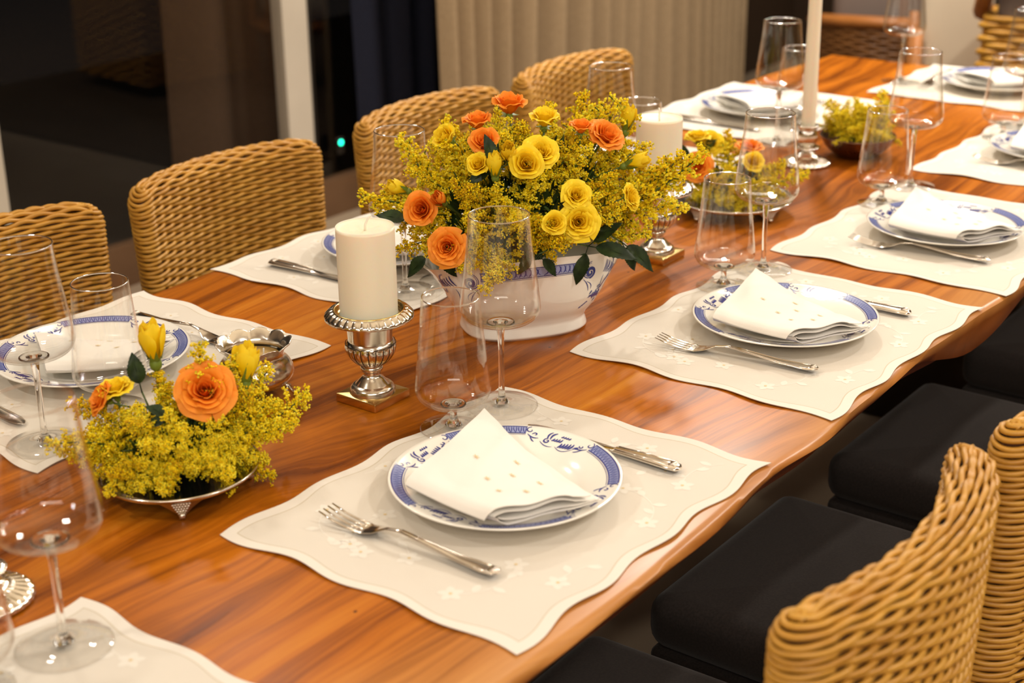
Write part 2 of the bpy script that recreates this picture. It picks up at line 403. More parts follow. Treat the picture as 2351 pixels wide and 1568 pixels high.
# ------------------------------------------------------------------ table
tb = thing('dining_table', 'long live-edge dining table of varnished orange-brown wood', 'table', (0, 0, 0))
U0, U1 = -1.35, 2.57
EK = [(-1.4, -.222), (-.6, -.216), (-.26, -.216), (-.12, -.222), (.01, -.219), (.23, -.207), (.37, -.210), (.52, -.2045), (.70, -.2005), (.88, -.207), (1.04, -.214), (1.5, -.216), (2.0, -.210), (2.6, -.214)]
def edge_r(u):
    for (a, y0), (b_, y1) in zip(EK[:-1], EK[1:]):
        if u <= b_:
            t = max(0, (u - a) / (b_ - a)); t = t * t * (3 - 2 * t); return y0 + (y1 - y0) * t + .0012 * S(u * 31)
    return EK[-1][1]
def edge_l(u): return .872 + .008 * S(u * 4.2) + .005 * S(u * 11 + 2)
def drop(u): return .017 + .004 * S(u * 17) + .040 * math.exp(-((u - .90) / .15) ** 2) + .012 * math.exp(-((u - 1.5) / .3) ** 2)
b = MB()
NU = 150
def tt(i_, j_):
    u = U0 + (U1 - U0) * i_
    er, el = edge_r(u), edge_l(u); d = drop(u)
    prof = []
    prof += [(er + .10, -.060), (er + .030, -.045 - d * .3), (er + .010 + .35 * d, -d - .006), (er + .002, -d), (er - .003 - .002 * S(u * 23), -d * .55), (er - .001, -.0035), (er + .004, -.0008), (er + .010, 0)]
    for k in range(1, 20): prof.append((er + .01 + (el - er - .02) * k / 20, 0))
    prof += [(el - .010, 0), (el - .004, -.001), (el + .001, -.005), (el + .004, -.016), (el, -.03), (el - .03, -.05), (el - .1, -.06)]
    y, z = prof[int(round(j_ * (len(prof) - 1)))]
    return (u, y, z + TZ)
npf = 8 + 19 + 7
b.grid(tt, NU, npf - 1)
# underside and ends
b.grid(lambda i, j: (U0 + (U1 - U0) * i, edge_r(U0 + (U1 - U0) * i) + .1 + (edge_l(U0 + (U1 - U0) * i) - edge_r(U0 + (U1 - U0) * i) - .2) * (1 - j), TZ - .06), NU, 4)
for u in (U0, U1):
    ring = [tt((u - U0) / (U1 - U0), k / (npf - 1)) for k in range(npf)]
    b.add(ring, [tuple(range(npf)) if u == U1 else tuple(range(npf))[::-1]])
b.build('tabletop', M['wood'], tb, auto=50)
TL = surf('dark_table_base', srgb(42, 30, 20), srgb(52, 38, 26), .5, 6)
for u in (-.75, 2.1):
    b = MB(); b.rbox(u - .06, .10, 0, u + .06, .56, TZ - .06, .015); b.build('leg', TL, tb)

# ------------------------------------------------------------------ placemats
def mat_pt(s, t):
    # s,t in -1..1 ; pointed corners, scalloped sides
    x, y = s * .25, t * .20
    x += (.0045 * S(t * .2 * 2 * PI / .1333) - .004 * (1 - t * t)) * (s ** 3)
    y += (.0045 * S(s * .25 * 2 * PI / .125) - .004 * (1 - s * s)) * (t ** 3)
    return x, y
def make_placemat():
    b = MB(); rnd = random.Random(4)
    def z(s, t):
        e = max(abs(s), abs(t)); 
        return .0008 + .0022 * max(0, (e - .8) / .2) ** 2 * (.5 + .5 * S(s * 9 + t * 7 + 1)) + .0003 * S(s * 5) * S(t * 4)
    b.grid(lambda u, v: (*mat_pt(2 * u - 1, 2 * v - 1), z(2 * u - 1, 2 * v - 1) + .0009), 64, 52)
    b.grid(lambda u, v: (*mat_pt(2 * (1 - u) - 1, 2 * v - 1), z(2 * (1 - u) - 1, 2 * v - 1)), 64, 52)
    for q in range(4):
        def side(u, v, q=q):
            w = 2 * u - 1; s, t = ((w, -1), (1, w), (-w, 1), (-1, -w))[q]
            return (*mat_pt(s, t), z(s, t) + .0009 * v)
        b.grid(side, 64, 1)
    e = MB()
    def zz(x, y): return z(x / .25, y / .2) + .00085
    def leafshape(cx, cy, a, l, w, m=0):
        if abs(cx) > .214 or abs(cy) > .168: return
        N_ = 8; vs = []; fs = []
        for k in range(N_ + 1):
            t = k / N_; ww = w * S(PI * t) ** .8
            for sg in (-1, 1):
                x = cx + C_(a) * l * t - S(a) * ww * sg; y = cy + S(a) * l * t + C_(a) * ww * sg
                vs.append((x, y, zz(x, y) + .00025))
        for k in range(N_): fs.append((2 * k, 2 * k + 2, 2 * k + 3, 2 * k + 1))
        e.add(vs, fs, m)
    def stemline(pts):
        pts = [p for p in pts if abs(p[0]) < .218 and abs(p[1]) < .172]
        if len(pts) < 3: return
        e.ribbon(pts, .0007, lambda a, c: ((a, c, zz(a, c)), (0, 0, 1)), 0, .0002)
    for k, (cx, cy, a0) in enumerate([(-.19, .05, 1.2), (-.2, -.08, -1.0), (-.12, -.155, .2), (.04, -.16, .1), (.14, -.145, .5), (.2, -.06, 1.5), (.205, .07, 1.7), (.12, .15, 3.0), (-.02, .165, 3.1), (-.14, .145, 3.4), (.16, -.11, 2.2), (-.17, .0, .7)]):
        pts = []; a = a0; x, y = cx, cy
        for i in range(14):
            pts.append((x, y)); x += .0075 * C_(a); y += .0075 * S(a); a += .13 * (1 if k % 2 else -1)
        stemline(pts)
        for i in (3, 6, 9, 12):
            leafshape(*pts[i], a0 + (.9 if i % 2 else -.9) + rnd.uniform(-.4, .4), .017, .0045)
        for fx, fy in (pts[0], pts[13]):
            r0 = rnd.uniform(0, 6)
            for p in range(5): leafshape(fx, fy, r0 + p * 2 * PI / 5, .0145, .0046)
            if abs(fx) < .214 and abs(fy) < .168: e.grid(lambda u, v: (fx + .002 * v * C_(2 * PI * u), fy + .002 * v * S(2 * PI * u), zz(fx, fy) + .0005), 8, 1, cu=True, mi=1)
    for k in (0, 1): b.add(e.v if k == 0 else [], [f for f, m in zip(e.f, e.m) if m == 0] if k == 0 else [], 1)
    o_ = len(b.v) - len(e.v)
    for f, m in zip(e.f, e.m):
        if m == 1: b.f.append(tuple(i + o_ for i in f)); b.m.append(2)
    return b.mesh('placemat', [M['linen'], M['stitch'], M['stitch_tan']], uvfn=lambda p: (p[0], p[1]))
mat_me = make_placemat()
def ob(name, me, parent=None, loc=None, rot=None):
    o = bpy.data.objects.new(name, me); COL.objects.link(o)
    if parent: o.parent = parent
    if loc: o.location = loc
    if rot: o.rotation_euler = rot
    return o
def placemat(u, v, rz, label):
    return tag(ob('placemat', mat_me, None, (u, v, TZ + .0003), (0, 0, rz)), label, 'placemat', 'embroidered placemats')

# ------------------------------------------------------------------ plates
PR = [(.0001, .0075), (.060, .0078), (.075, .0085), (.084, .0125), (.094, .0165), (.112, .0205), (.127, .0245), (.1315, .0258), (.1328, .0250), (.1318, .0236), (.112, .0165), (.094, .0115), (.082, .0055), (.076, .0022), (.074, .0005), (.066, .0005), (.062, .0040), (.0001, .0040)]
def plate_z(r):
    for (r0, z0), (r1, z1) in zip(PR[:7], PR[1:8]):
        if r <= r1: return z0 + (z1 - z0) * (r - r0) / (r1 - r0)
    return .0258
def psurf(a, r):
    z = plate_z(r); sl = (plate_z(r + .002) - plate_z(r - .002)) / .004
    return (r * C_(a), r * S(a), z), Vector((-sl * C_(a), -sl * S(a), 1)).normalized()
def curl(mb, sf, a, b, ax, bx, th0, turns, r0, w, mi=1, n=26, sgn=1):
    # spiral scroll in surface parameters; ax,bx convert metres to a,b
    pts = []; ws = []
    for i in range(n):
        t = i / (n - 1); r = r0 * (1 - .85 * t); th = th0 + sgn * turns * 2 * PI * t
        pts.append((a + ax * r * C_(th), b + bx * r * S(th))); ws.append(w * (.25 + .75 * S(PI * min(1, .15 + .85 * t))))
    mb.ribbon(pts, ws, sf, mi)
def stroke(mb, sf, pts, w, mi=1, n=12):
    # quadratic bezier with swelling width
    (x0, y0), (x1, y1), (x2, y2) = pts; P = []; W_ = []
    for i in range(n):
        t = i / (n - 1); P.append(((1 - t) ** 2 * x0 + 2 * t * (1 - t) * x1 + t * t * x2, (1 - t) ** 2 * y0 + 2 * t * (1 - t) * y1 + t * t * y2)); W_.append(w * (.15 + .85 * S(PI * (.08 + .84 * t))))
    mb.ribbon(P, W_, sf, mi)
def make_plate():
    b = MB(); b.lathe(PR, 96)
    sf = psurf; A = 1 / .118
    for q in range(4):
        a0 = R_(-42 + 90 * q); hw = R_(23)
        nn = 30
        seg = [a0 - hw + 2 * hw * i / nn for i in range(nn + 1)]
        b.ribbon([(a, .1225) for a in seg], .0058, sf, 2, .00025)
        for rr, w in ((.1285, .0007), (.1168, .0007), (.1145, .0003)): b.ribbon([(a, rr) for a in seg], w, sf, 1, .00045)
        k = 0
        for i in range(17):
            a = a0 - hw + 2 * hw * (i + .5) / 17
            for t in (0, 1):
                stroke(b, sf, [(a - .012, .1175), (a + (.02 if t else -.02), .1225), (a + .012 * (1 if t else -1), .1278)], .0006, 1, 7)
        for e_ in (-1, 1):
            ae = a0 + e_ * (hw + .02)
            curl(b, sf, ae + e_ * .02, .1235, A, 1, PI / 2, .9 * 1, .0055, .0008, 1, sgn=e_)
            stroke(b, sf, [(ae, .1165), (ae + e_ * .06, .108), (ae + e_ * .13, .111)], .0010)
            stroke(b, sf, [(ae + e_ * .03, .1130), (ae + e_ * .07, .1035), (ae + e_ * .10, .1035)], .0009)
            curl(b, sf, ae + e_ * .08, .1165, A, 1, 0, .8, .0035, .0009, 1, sgn=-e_)
        # scroll spray half way to the next band
        am = a0 + R_(45)
        stroke(b, sf, [(am - .24, .1085), (am - .16, .090), (am - .01, .1015)], .0006)
        stroke(b, sf, [(am - .27, .1125), (am - .245, .1125), (am - .225, .1075)], .0012)
        curl(b, sf, am - .255, .1115, A, 1, 0, .9, .0030, .0007, 1, sgn=-1)
        for i in range(5): stroke(b, sf, [(am - .19 + .033 * i, .1150 - .0012 * i), (am - .207 + .033 * i, .1080 - .0010 * i), (am - .175 + .033 * i, .1035 - .0006 * i)], .0015)
        for i in range(4): stroke(b, sf, [(am - .10 + .028 * i, .1225), (am - .095 + .028 * i, .1190), (am - .078 + .028 * i, .1200)], .0013)
        for i in range(4): stroke(b, sf, [(am - .035 + .030 * i, .1165 - .0004 * i), (am - .028 + .030 * i, .1100), (am - .008 + .030 * i, .1115)], .0014)
        stroke(b, sf, [(am + .06, .1240), (am + .115, .1215), (am + .10, .1120)], .0014)
        stroke(b, sf, [(am + .11, .1245), (am + .16, .1200), (am + .13, .1120)], .0012)
        curl(b, sf, am + .125, .1085, A, 1, PI / 2, 1.2, .0050, .0011, 1, sgn=-1)
        stroke(b, sf, [(am + .02, .1000), (am + .12, .0960), (am + .20, .1060)], .0007)
    return b.mesh('plate', [M['porcelain'], M['cobalt'], M['cobalt_light']])
plate_me = make_plate()
def plate(u, v, label, rz=0):
    o = ob('dinner_plate', plate_me, None, (u, v, TZ + .0022), (0, 0, rz)); tag(o, label, 'plate', 'blue and white dinner plates'); return o

# ------------------------------------------------------------------ napkins
def make_napkin(lk=1.0, ak=1.0):
    Lc, Tc, Rc, Bc = Vector((-.100, .062, 0)), Vector((.082, .094, 0)), Vector((-.006, -.128, 0)), Vector((-.112, -.066, 0))
    # p: from the fold (L-B) to the free side (T-R); q: from the L/T end to the B/R end
    def base(p, q):
        a = Lc.lerp(Bc, q); c = Tc.lerp(Rc, q); m = a.lerp(c, p)
        return m
    b = MB()
    def ground(x, y):
        r = math.hypot(x, y); return plate_z(min(r, .131)) if r < .131 else .0258
    nrm = Vector((.9, -.0, 0))
    def sheet(outer, top, k):
        def fn(u, v, dz=0):
            p, q = u, v
            m = base(p * (1 if outer else .96) + (0 if outer else .05), q)
            hgt = {(1, 1): .0215, (0, 1): .0165, (0, 0): .0105, (1, 0): .0055}[(outer, top)]
            sq = min(1, (p / .10)) ** .5 if p < .10 else 1
            mid = .0145
            arch = ak * .010 * S(PI * min(1, p * 1.05)) * (1 if top else .2) * (.65 + .35 * S(PI * q))
            lift = lk * .012 * p * p * (1 - q) * (1 if top else .6)
            g = ground(m.x, m.y) * .5 + .0095
            z = g + mid + (hgt - mid) * sq * (1 - .48 * p) + arch + lift
            wav = (.0022 * S(q * 9 + k * 1.7) * p + .0026 * S(p * 11 + k * .9) * max(0, (q - .80) / .2) * (.4 if p > .8 else 1)) * (1 if top else .4)
            s_ = -.008 * (1 - sq) if p < .1 else 0
            jit = .0035 * (k - 1.5) * q
            return (m.x - .010 * (1 - sq) * 0 + jit, m.y - jit * .8, z + wav)
        return fn
    for k, (o_, t_) in enumerate(((1, 1), (0, 1), (0, 0), (1, 0))):
        fn = sheet(o_, t_, k)
        b.grid(lambda u, v: fn(u, v), 40, 28)
        b.grid(lambda u, v: tuple(Vector(fn(1 - u, v)) - Vector((0, 0, .0011))), 40, 28)
        for q in (0, 1):
            b.grid(lambda u, v, q=q: tuple(Vector(fn(u if q else 1 - u, q)) - Vector((0, 0, .0011 * (1 - v)))), 40, 1)
        b.grid(lambda u, v: tuple(Vector(fn(1, 1 - u)) - Vector((0, 0, .0011 * (1 - v)))), 28, 1)
    top = sheet(1, 1, 0)
    e = MB()
    for p, q in ((.55, .30), (.42, .55), (.62, .62), (.36, .74), (.74, .78), (.52, .86), (.8, .5)):
        for a in range(6):
            an = a * PI / 3
            def pt(t):
                x = Vector(top(p + .022 * t * C_(an), q + .03 * t * S(an))); return x
            e.ribbon([(t / 3, 0) for t in range(4)], .0005, lambda a_, c_: (pt(a_), (0, 0, 1)), 0, .0009)
    b.add(e.v, e.f, 1)
    return b.mesh('folded_napkin', [M['napkin'], M['stitch_tan']])
nap_me = make_napkin()
nap2_me = make_napkin(-.6, 1.6)
def napkin(u, v, rz, label):
    o = tag(ob('folded_napkin', nap_me if rz == 0 else nap2_me, None, (u, v, TZ + .0022), (0, 0, rz)), label, 'napkin', 'folded white napkins')
    if rz: o.scale = (.86, .86, .95)
    return o

# ------------------------------------------------------------------ cutlery (handle end at y=-L/2, working end at +y)
def strip(b, spine, wid, thick, crown=.0, n=6, mi=0):
    # solid bar following spine [(y,z)], half widths, thickness
    def fn(u, v):
        i = u * (len(spine) - 1); k = min(int(i), len(spine) - 2); t = i - k
        y = spine[k][0] + (spine[k + 1][0] - spine[k][0]) * t; z = spine[k][1] + (spine[k + 1][1] - spine[k][1]) * t
        w = wid[k] + (wid[k + 1] - wid[k]) * t; h = thick[k] + (thick[k + 1] - thick[k]) * t
        a = 2 * PI * v
        return (w * C_(a), y, z + h * S(a) * (1 if S(a) > 0 else .7))
    b.grid(fn, (len(spine) - 1) * 4, 20, cv=True)
    for u in (0, 1):
        rr = [fn(u, j / 20) for j in range(20)]; b.add(rr, [tuple(range(20)) if u else tuple(range(20))[::-1]])
def make_fork():
    b = MB()
    sp = [(-.117, .006), (-.113, .0065), (-.100, .0055), (-.06, .0065), (-.02, .011), (.012, .0145), (.030, .012), (.045, .006), (.058, .0032), (.067, .0034)]
    w = [.003, .0085, .0098, .0062, .0035, .0028, .0034, .0105, .0128, .0128]
    h = [.0015, .0022, .0020, .0019, .0018, .0018, .0016, .0012, .0011, .0010]
    strip(b, sp, w, h)
    for k in range(4):
        x = (-1.5 + k) * .0072
        b.tube([(x, .062, .0034), (x, .078, .0038), (x * 1.02, .098, .0068), (x * 1.03, .117, .0125)], [.0022, .0018, .0016, .0009], 8, flat=.6)
    # beaded thread along the handle and a shell at its end
    for s in (-1, 1):
        b.tube([(s * .0060, -.104, .0072), (s * .0072, -.09, .0070), (s * .0048, -.06, .0082), (s * .0028, -.02, .0126), (s * .002, .01, .0158)], [.0007] * 5, 6)
    for k in range(-2, 3): b.tube([(0, -.1165, .0070), (k * .0016, -.112, .0088), (k * .0022, -.106, .0082)], [.0009, .0013, .0006], 6)
    return b.mesh('fork', M['steel'])
def make_knife():
    b = MB()
    strip(b, [(-.122, .0046), (-.119, .0048), (-.108, .0050), (-.07, .0048), (-.032, .0044)], [.004, .0088, .0104, .0088, .0068], [.002, .0042, .0046, .0042, .0034])
    for s in (-1, 1):
        b.tube([(s * .0070, -.110, .0085), (s * .0060, -.07, .0083), (s * .0046, -.034, .0072)], [.0008] * 3, 6)
    for k in range(-2, 3): b.tube([(0, -.121, .0066), (k * .0018, -.1155, .0096), (k * .0024, -.108, .0092)], [.001, .0014, .0007], 6)
    hd = b.mesh('knife_handle', M['steel'])
    c = MB()
    strip(c, [(-.034, .0040), (-.026, .0036), (-.01, .0032), (.05, .0030), (.075, .0030), (.090, .0030), (.097, .0030)], [.0062, .0058, .0080, .0098, .0098, .0066, .0015], [.0030, .0022, .0011, .0010, .0009, .0008, .0005])
    return hd, c.mesh('knife_blade', M['steel'])
fork_me = make_fork(); kn_h, kn_b = make_knife()
ZC_ = TZ + .0035
def fork(u, v, rz, label):
    o = ob('dinner_fork', fork_me, None, (u, v, ZC_ - .0005), (0, 0, rz)); tag(o, label, 'fork', 'silver dinner forks'); return o
def knife(u, v, rz, label):
    t = thing('dinner_knife', label, 'knife', (u, v, ZC_ - .0002), rz, 'silver dinner knives'); ob('handle', kn_h, t); ob('blade', kn_b, t); return t

# ------------------------------------------------------------------ glasses
def smoothprof(pts, n=6):
    out = []
    for i in range(len(pts) - 1):
        p0 = pts[max(i - 1, 0)]; p1 = pts[i]; p2 = pts[i + 1]; p3 = pts[min(i + 2, len(pts) - 1)]
        for k in range(n):
            t = k / n; q = []
            for d in (0, 1):
                q.append(.5 * (2 * p1[d] + (p2[d] - p0[d]) * t + (2 * p0[d] - 5 * p1[d] + 4 * p2[d] - p3[d]) * t * t + (3 * p1[d] - p0[d] - 3 * p2[d] + p3[d]) * t ** 3))
            out.append(tuple(q))
    out.append(pts[-1]); return out
def make_glass(bowl, base_r, stem_r, zb):
    W_ = .0012
    o = smoothprof(bowl, 6)
    inn = []
    for i, (r, z) in enumerate(o):
        r2, z2 = o[min(i + 1, len(o) - 1)]; r1, z1 = o[max(i - 1, 0)]
        tx, tz = r2 - r1, z2 - z1; l = math.hypot(tx, tz) or 1
        inn.append((max(r - tz / l * W_, .0002), z + tx / l * W_ * 2.2 if z < zb + .012 else z + tx / l * W_))
    rim = o[-1]
    ks = next(i for i, p in enumerate(o) if p[0] > bowl[1][0] * .9)
    b = MB(); b.lathe(o[ks:], 64); b.lathe(list(reversed(inn[ks:])), 64)
    n = 64; b.tube([((rim[0] - .0006) * C_(2 * PI * i / n), (rim[0] - .0006) * S(2 * PI * i / n), rim[1]) for i in range(n)], .0008, 8, closed=True, mi=1)
    # thick solid bottom of the bowl
    up_ = []
    for i in range(ks, -1, -1):
        r, z = o[i]; r2, z2 = o[i + 1]; r1, z1 = o[max(i - 1, 0)]; tx, tz = r2 - r1, z2 - z1; l = math.hypot(tx, tz) or 1
        w_ = .0012 + .0010 * (1 - i / ks); up_.append((max(.0002, r - tz / l * w_), z + tx / l * w_))
    b.lathe(o[:ks + 1] + up_ + [(.0002, o[0][1] + .0022)], 64, mi=1); b.lathe([(.0002, bowl[0][1]), o[0]], 64, mi=1)
    s = MB(); s.lathe(smoothprof([(stem_r * 2.6, .0052), (stem_r * 1.5, .012), (stem_r * 1.05, .024 if zb > .06 else .016), (stem_r, zb * .5), (stem_r * 1.1, zb * .8), (stem_r * 1.7, zb - .002), (stem_r * 2.6, zb + .0022)], 5), 24)
    s.lathe([(stem_r * 2.6, zb + .0022), (.0002, zb + .0028)], 24); s.lathe([(.0002, .0045), (stem_r * 2.6, .0052)], 24)
    f = MB(); f.lathe([(.0002, .0022), (base_r * .6, .0012), (base_r - .002, .0003), (base_r, .0008), (base_r - .0006, .0016), (base_r * .6, .0026), (base_r * .25, .0046), (stem_r * 2.5, .0068), (.0002, .007)], 64)
    return b.mesh('glass_bowl', [M['glass'], M['crystal']]), s.mesh('glass_stem', M['crystal']), f.mesh('glass_foot', M['glass'])
wine = make_glass([(.0035, .113), (.018, .1138), (.034, .1165), (.0445, .122), (.0502, .131), (.0506, .140), (.0488, .157), (.0450, .187), (.0408, .222), (.0382, .2545)], .0465, .0037, .113)
low = make_glass([(.0035, .0315), (.016, .032), (.031, .0345), (.0410, .0400), (.0462, .049), (.0467, .058), (.0454, .073), (.0423, .102), (.0385, .137), (.0355, .1728)], .0425, .0042, .0315)
def glass(kind, u, v, label, z=.0024):
    g = wine if kind == 'w' else low
    t = thing('wine_glass' if kind == 'w' else 'water_glass', label, 'glass', (u, v, TZ + z), (u * 7 + v * 3) % 6, 'tall stemmed wine glasses' if kind == 'w' else 'short stemmed water glasses')
    ob('bowl', g[0], t); ob('stem', g[1], t); ob('foot', g[2], t); return t

# ------------------------------------------------------------------ silver candlesticks, candles
def make_urn():
    t = thing('urn_candlestick', '', 'candlestick')
    b = MB(); b.rbox(-.0340, -.0340, 0, .0340, .0340, .0115, .0012, 2)
    b.build('square_base', M['brass'], t, auto=30)
    b = MB(); b.lathe(smoothprof([(.030, .0112), (.0300, .0125), (.0288, .0180), (.0255, .0215), (.0225, .0225), (.0210, .0240), (.0165, .0290), (.0118, .0340), (.0112, .0385), (.0135, .0410), (.0148, .0440), (.0140, .0470), (.0118, .0490)], 4), 48)
    b.build('pedestal', M['silver'], t)
    b = MB()
    prof = smoothprof([(.0118, .0488), (.0180, .0515), (.0255, .0575), (.0310, .0655), (.0330, .0725), (.0325, .0775), (.0305, .0815), (.0290, .0835)], 5)
    nl = 20
    def gad(r, z, a, k):
        t_ = max(0, min(1, (z - .0500) / .007)) * max(0, min(1, (.0795 - z) / .004))
        c = abs(S(a * nl / 2)); return r * (1 - .045 * t_ * (1 - c ** .45)), z
    b.lathe(prof, 160, gad)
    b.build('fluted_body', M['silver'], t)
    gr = MB()
    for i in range(nl):
        a = 2 * PI * i / nl; pts = []
        for r, z in prof:
            if .0505 < z < .0785: pts.append(((r * .962) * C_(a), (r * .962) * S(a), z))
        gr.tube(pts, .0008, 5)
        a1 = a + 2 * PI / nl; pts = []
        for k in range(7):
            aa = a + (a1 - a) * k / 6; z = .0780 + .0022 * S(PI * k / 6); r = .0324
            pts.append((r * C_(aa), r * S(aa), z))
        gr.tube(pts, .00045, 4)
    gr.build('flute_grooves', M['tarnish'], t)
    b = MB(); b.lathe(smoothprof([(.0288, .0832), (.0288, .087), (.0294, .096), (.0305, .105), (.0322, .112), (.0350, .1165)], 4), 48)
    b.build('neck', M['silver'], t)
    b = MB(); nl2 = 30
    def scal(r, z, a, k):
        c = abs(C_(a * nl2 / 2)) ** .6
        if 1 <= k <= 4: return r + .0006 * c, z + .0016 * c
        return r, z
    b.lathe([(.0460, .1252), (.0485, .1238), (.0512, .1220), (.0545, .1190), (.0568, .1165), (.0573, .1150), (.0562, .1140), (.050, .1155), (.0345, .1165)], 240, scal)
    b.build('lobed_rim', M['silver'], t)
    b = MB(); b.lathe([(.0002, .1200), (.0395, .1200), (.0415, .1222), (.0435, .1258), (.0455, .1262), (.0465, .1250), (.0455, .1230)], 64)
    b.build('gilt_dish', M['brass'], t)
    return t
urn = make_urn(); urn.location = (.124, .313, TZ + .0002)
tag(urn, 'silver urn-shaped candlestick between the small flower salver and the tureen', 'candlestick', 'silver urn candlesticks')
dup(urn, (.832, .322, TZ + .0002), 0, 'silver urn-shaped candlestick right of the tureen, half hidden by flowers', 'silver urn candlesticks')
def make_pillar():
    t = thing('pillar_candle', '', 'candle')
    b = MB(); b.lathe(smoothprof([(.0002, .0), (.0364, .0), (.0370, .001), (.0371, .060), (.0371, .1105), (.0364, .1128), (.0350, .1132), (.0300, .1118), (.0200, .1108), (.0120, .1095), (.0002, .1085)], 3), 64)
    b.build('wax', M['wax'], t)
    b = MB(); b.tube([(0, 0, .1085), (.001, 0, .1165), (.004, -.002, .1235), (.009, -.003, .1270)], [.0016, .0015, .0014, .0014], 6); b.build('wick', M['wick'], t)
    return t
pc = make_pillar(); pc.location = (.124, .313, TZ + .1203)
tag(pc, 'thick ivory pillar candle standing in the foreground urn candlestick', 'candle', 'ivory pillar candles')
dup(pc, (.832, .322, TZ + .1203), 1.0, 'thick ivory pillar candle partly behind the flowers, right of the tureen', 'ivory pillar candles')

def make_taper_holder():
    t = thing('taper_holder', '', 'candlestick')
    nl = 28
    def fl(r, z, a, k):
        c = abs(C_(a * nl / 2)) ** .8; am = .035 if r > .024 else .05
        return r * (1 - am + am * c), z + (.0012 * c if r > .03 else 0)
    b = MB(); b.lathe(smoothprof([(.0470, 0), (.0500, .0015), (.0490, .0055), (.0430, .0095), (.0330, .0125), (.0230, .0170), (.0160, .0240), (.0125, .0310)], 4), 224, fl); b.lathe([(.0002, .001), (.0470, .0008)], 48)
    b.build('fluted_base', M['bright_silver'], t)
    b = MB(); b.lathe(smoothprof([(.0125, .0305), (.0190, .0320), (.0255, .0345), (.0262, .0360), (.0230, .0372), (.0140, .0385), (.0125, .0400)], 4), 224, fl); b.build('drip_ring', M['bright_silver'], t)
    b = MB(); b.lathe(smoothprof([(.0125, .0398), (.0165, .0440), (.0190, .0520), (.0192, .0600), (.0175, .0670), (.0165, .0705), (.0195, .0745), (.0225, .0780), (.0215, .0805), (.0160, .0800), (.0145, .0760), (.0140, .0710), (.0002, .0700)], 4), 224, fl); b.build('candle_cup', M['bright_silver'], t)
    return t
th = make_taper_holder(); th.location = (1.507, .392, TZ + .0002)
tag(th, 'fluted silver taper holder carrying the tall white candle', 'candlestick', 'fluted silver taper holders')
dup(th, (-.482, .292, TZ + .0002), .4, 'fluted silver taper holder cut by the left edge, behind the front wine glass', 'fluted silver taper holders')
t = thing('taper_candle', 'tall slim ivory taper candle rising out of the picture top', 'candle', (1.507, .392, TZ + .0704))
b = MB(); b.lathe(smoothprof([(.0002, 0), (.0128, 0), (.0136, .012), (.0136, .10), (.0130, .22), (.0122, .30), (.0100, .306), (.0002, .307)], 3), 32); b.build('wax', M['wax'], t)
b = MB(); b.tube([(0, 0, .306), (.0005, 0, .314), (.003, 0, .32)], .0012, 6); b.build('wick', M['wick'], t)

# scalloped silver votive bowl
t = thing('votive_bowl', 'scalloped engraved silver bowl on ball feet holding a small candle', 'bowl', (.049, .450, TZ + .0002))
def scl(r, z, a, k):
    am = max(0, min(1, (z - .060) / .012)); c = abs(C_(a * 5)) ** .7
    return r * (1 - .07 * am * (1 - c)), z - .0055 * am * (1 - c)
b = MB(); b.lathe(smoothprof([(.0002, .0105), (.026, .0110), (.040, .0170), (.0490, .0265), (.0500, .0355), (.0455, .0455), (.0395, .0520), (.0380, .0570), (.0410, .0640), (.0480, .0715), (.0505, .0738), (.0495, .0744), (.0460, .0722), (.0385, .0640), (.0360, .0570), (.0380, .0515), (.0430, .0450), (.0470, .0360), (.0440, .0250), (.0002, .0150)], 4), 120, scl)
b.build('bowl', M['engraved'], t)
for k in range(3):
    a = R_(-62 + 120 * k); c, s = C_(a), S(a); b = MB()
    b.tube([(c * .033, s * .033, .018), (c * .043, s * .043, .013), (c * .047, s * .047, .007), (c * .052, s * .052, .0035)], [.004, .0034, .0024, .003], 8)
    for j in (-1, 1): b.tube([(c * .042 - j * s * .001, s * .042 + j * c * .001, .012), (c * .043 - j * s * .008, s * .043 + j * c * .008, .011), (c * .044 - j * s * .009, s * .044 + j * c * .009, .007)], [.0028, .002, .0016], 6)
    b.ball((c * .054, s * .054, .0042), .0042); b.build('foot', M['silver'], t)
t = thing('votive_candle', 'small amber candle inside the scalloped silver bowl', 'candle', (.049, .450, TZ + .020))
b = MB(); b.lathe([(.0002, 0), (.034, .0), (.0362, .012), (.0340, .0285), (.0330, .0340), (.0002, .0338)], 40); b.build('wax', M['gel'], t)
b = MB(); b.tube([(.005, -.012, .033), (.0055, -.012, .040), (.006, -.012, .045)], .0011, 6); b.build('wick', M['wick'], t)

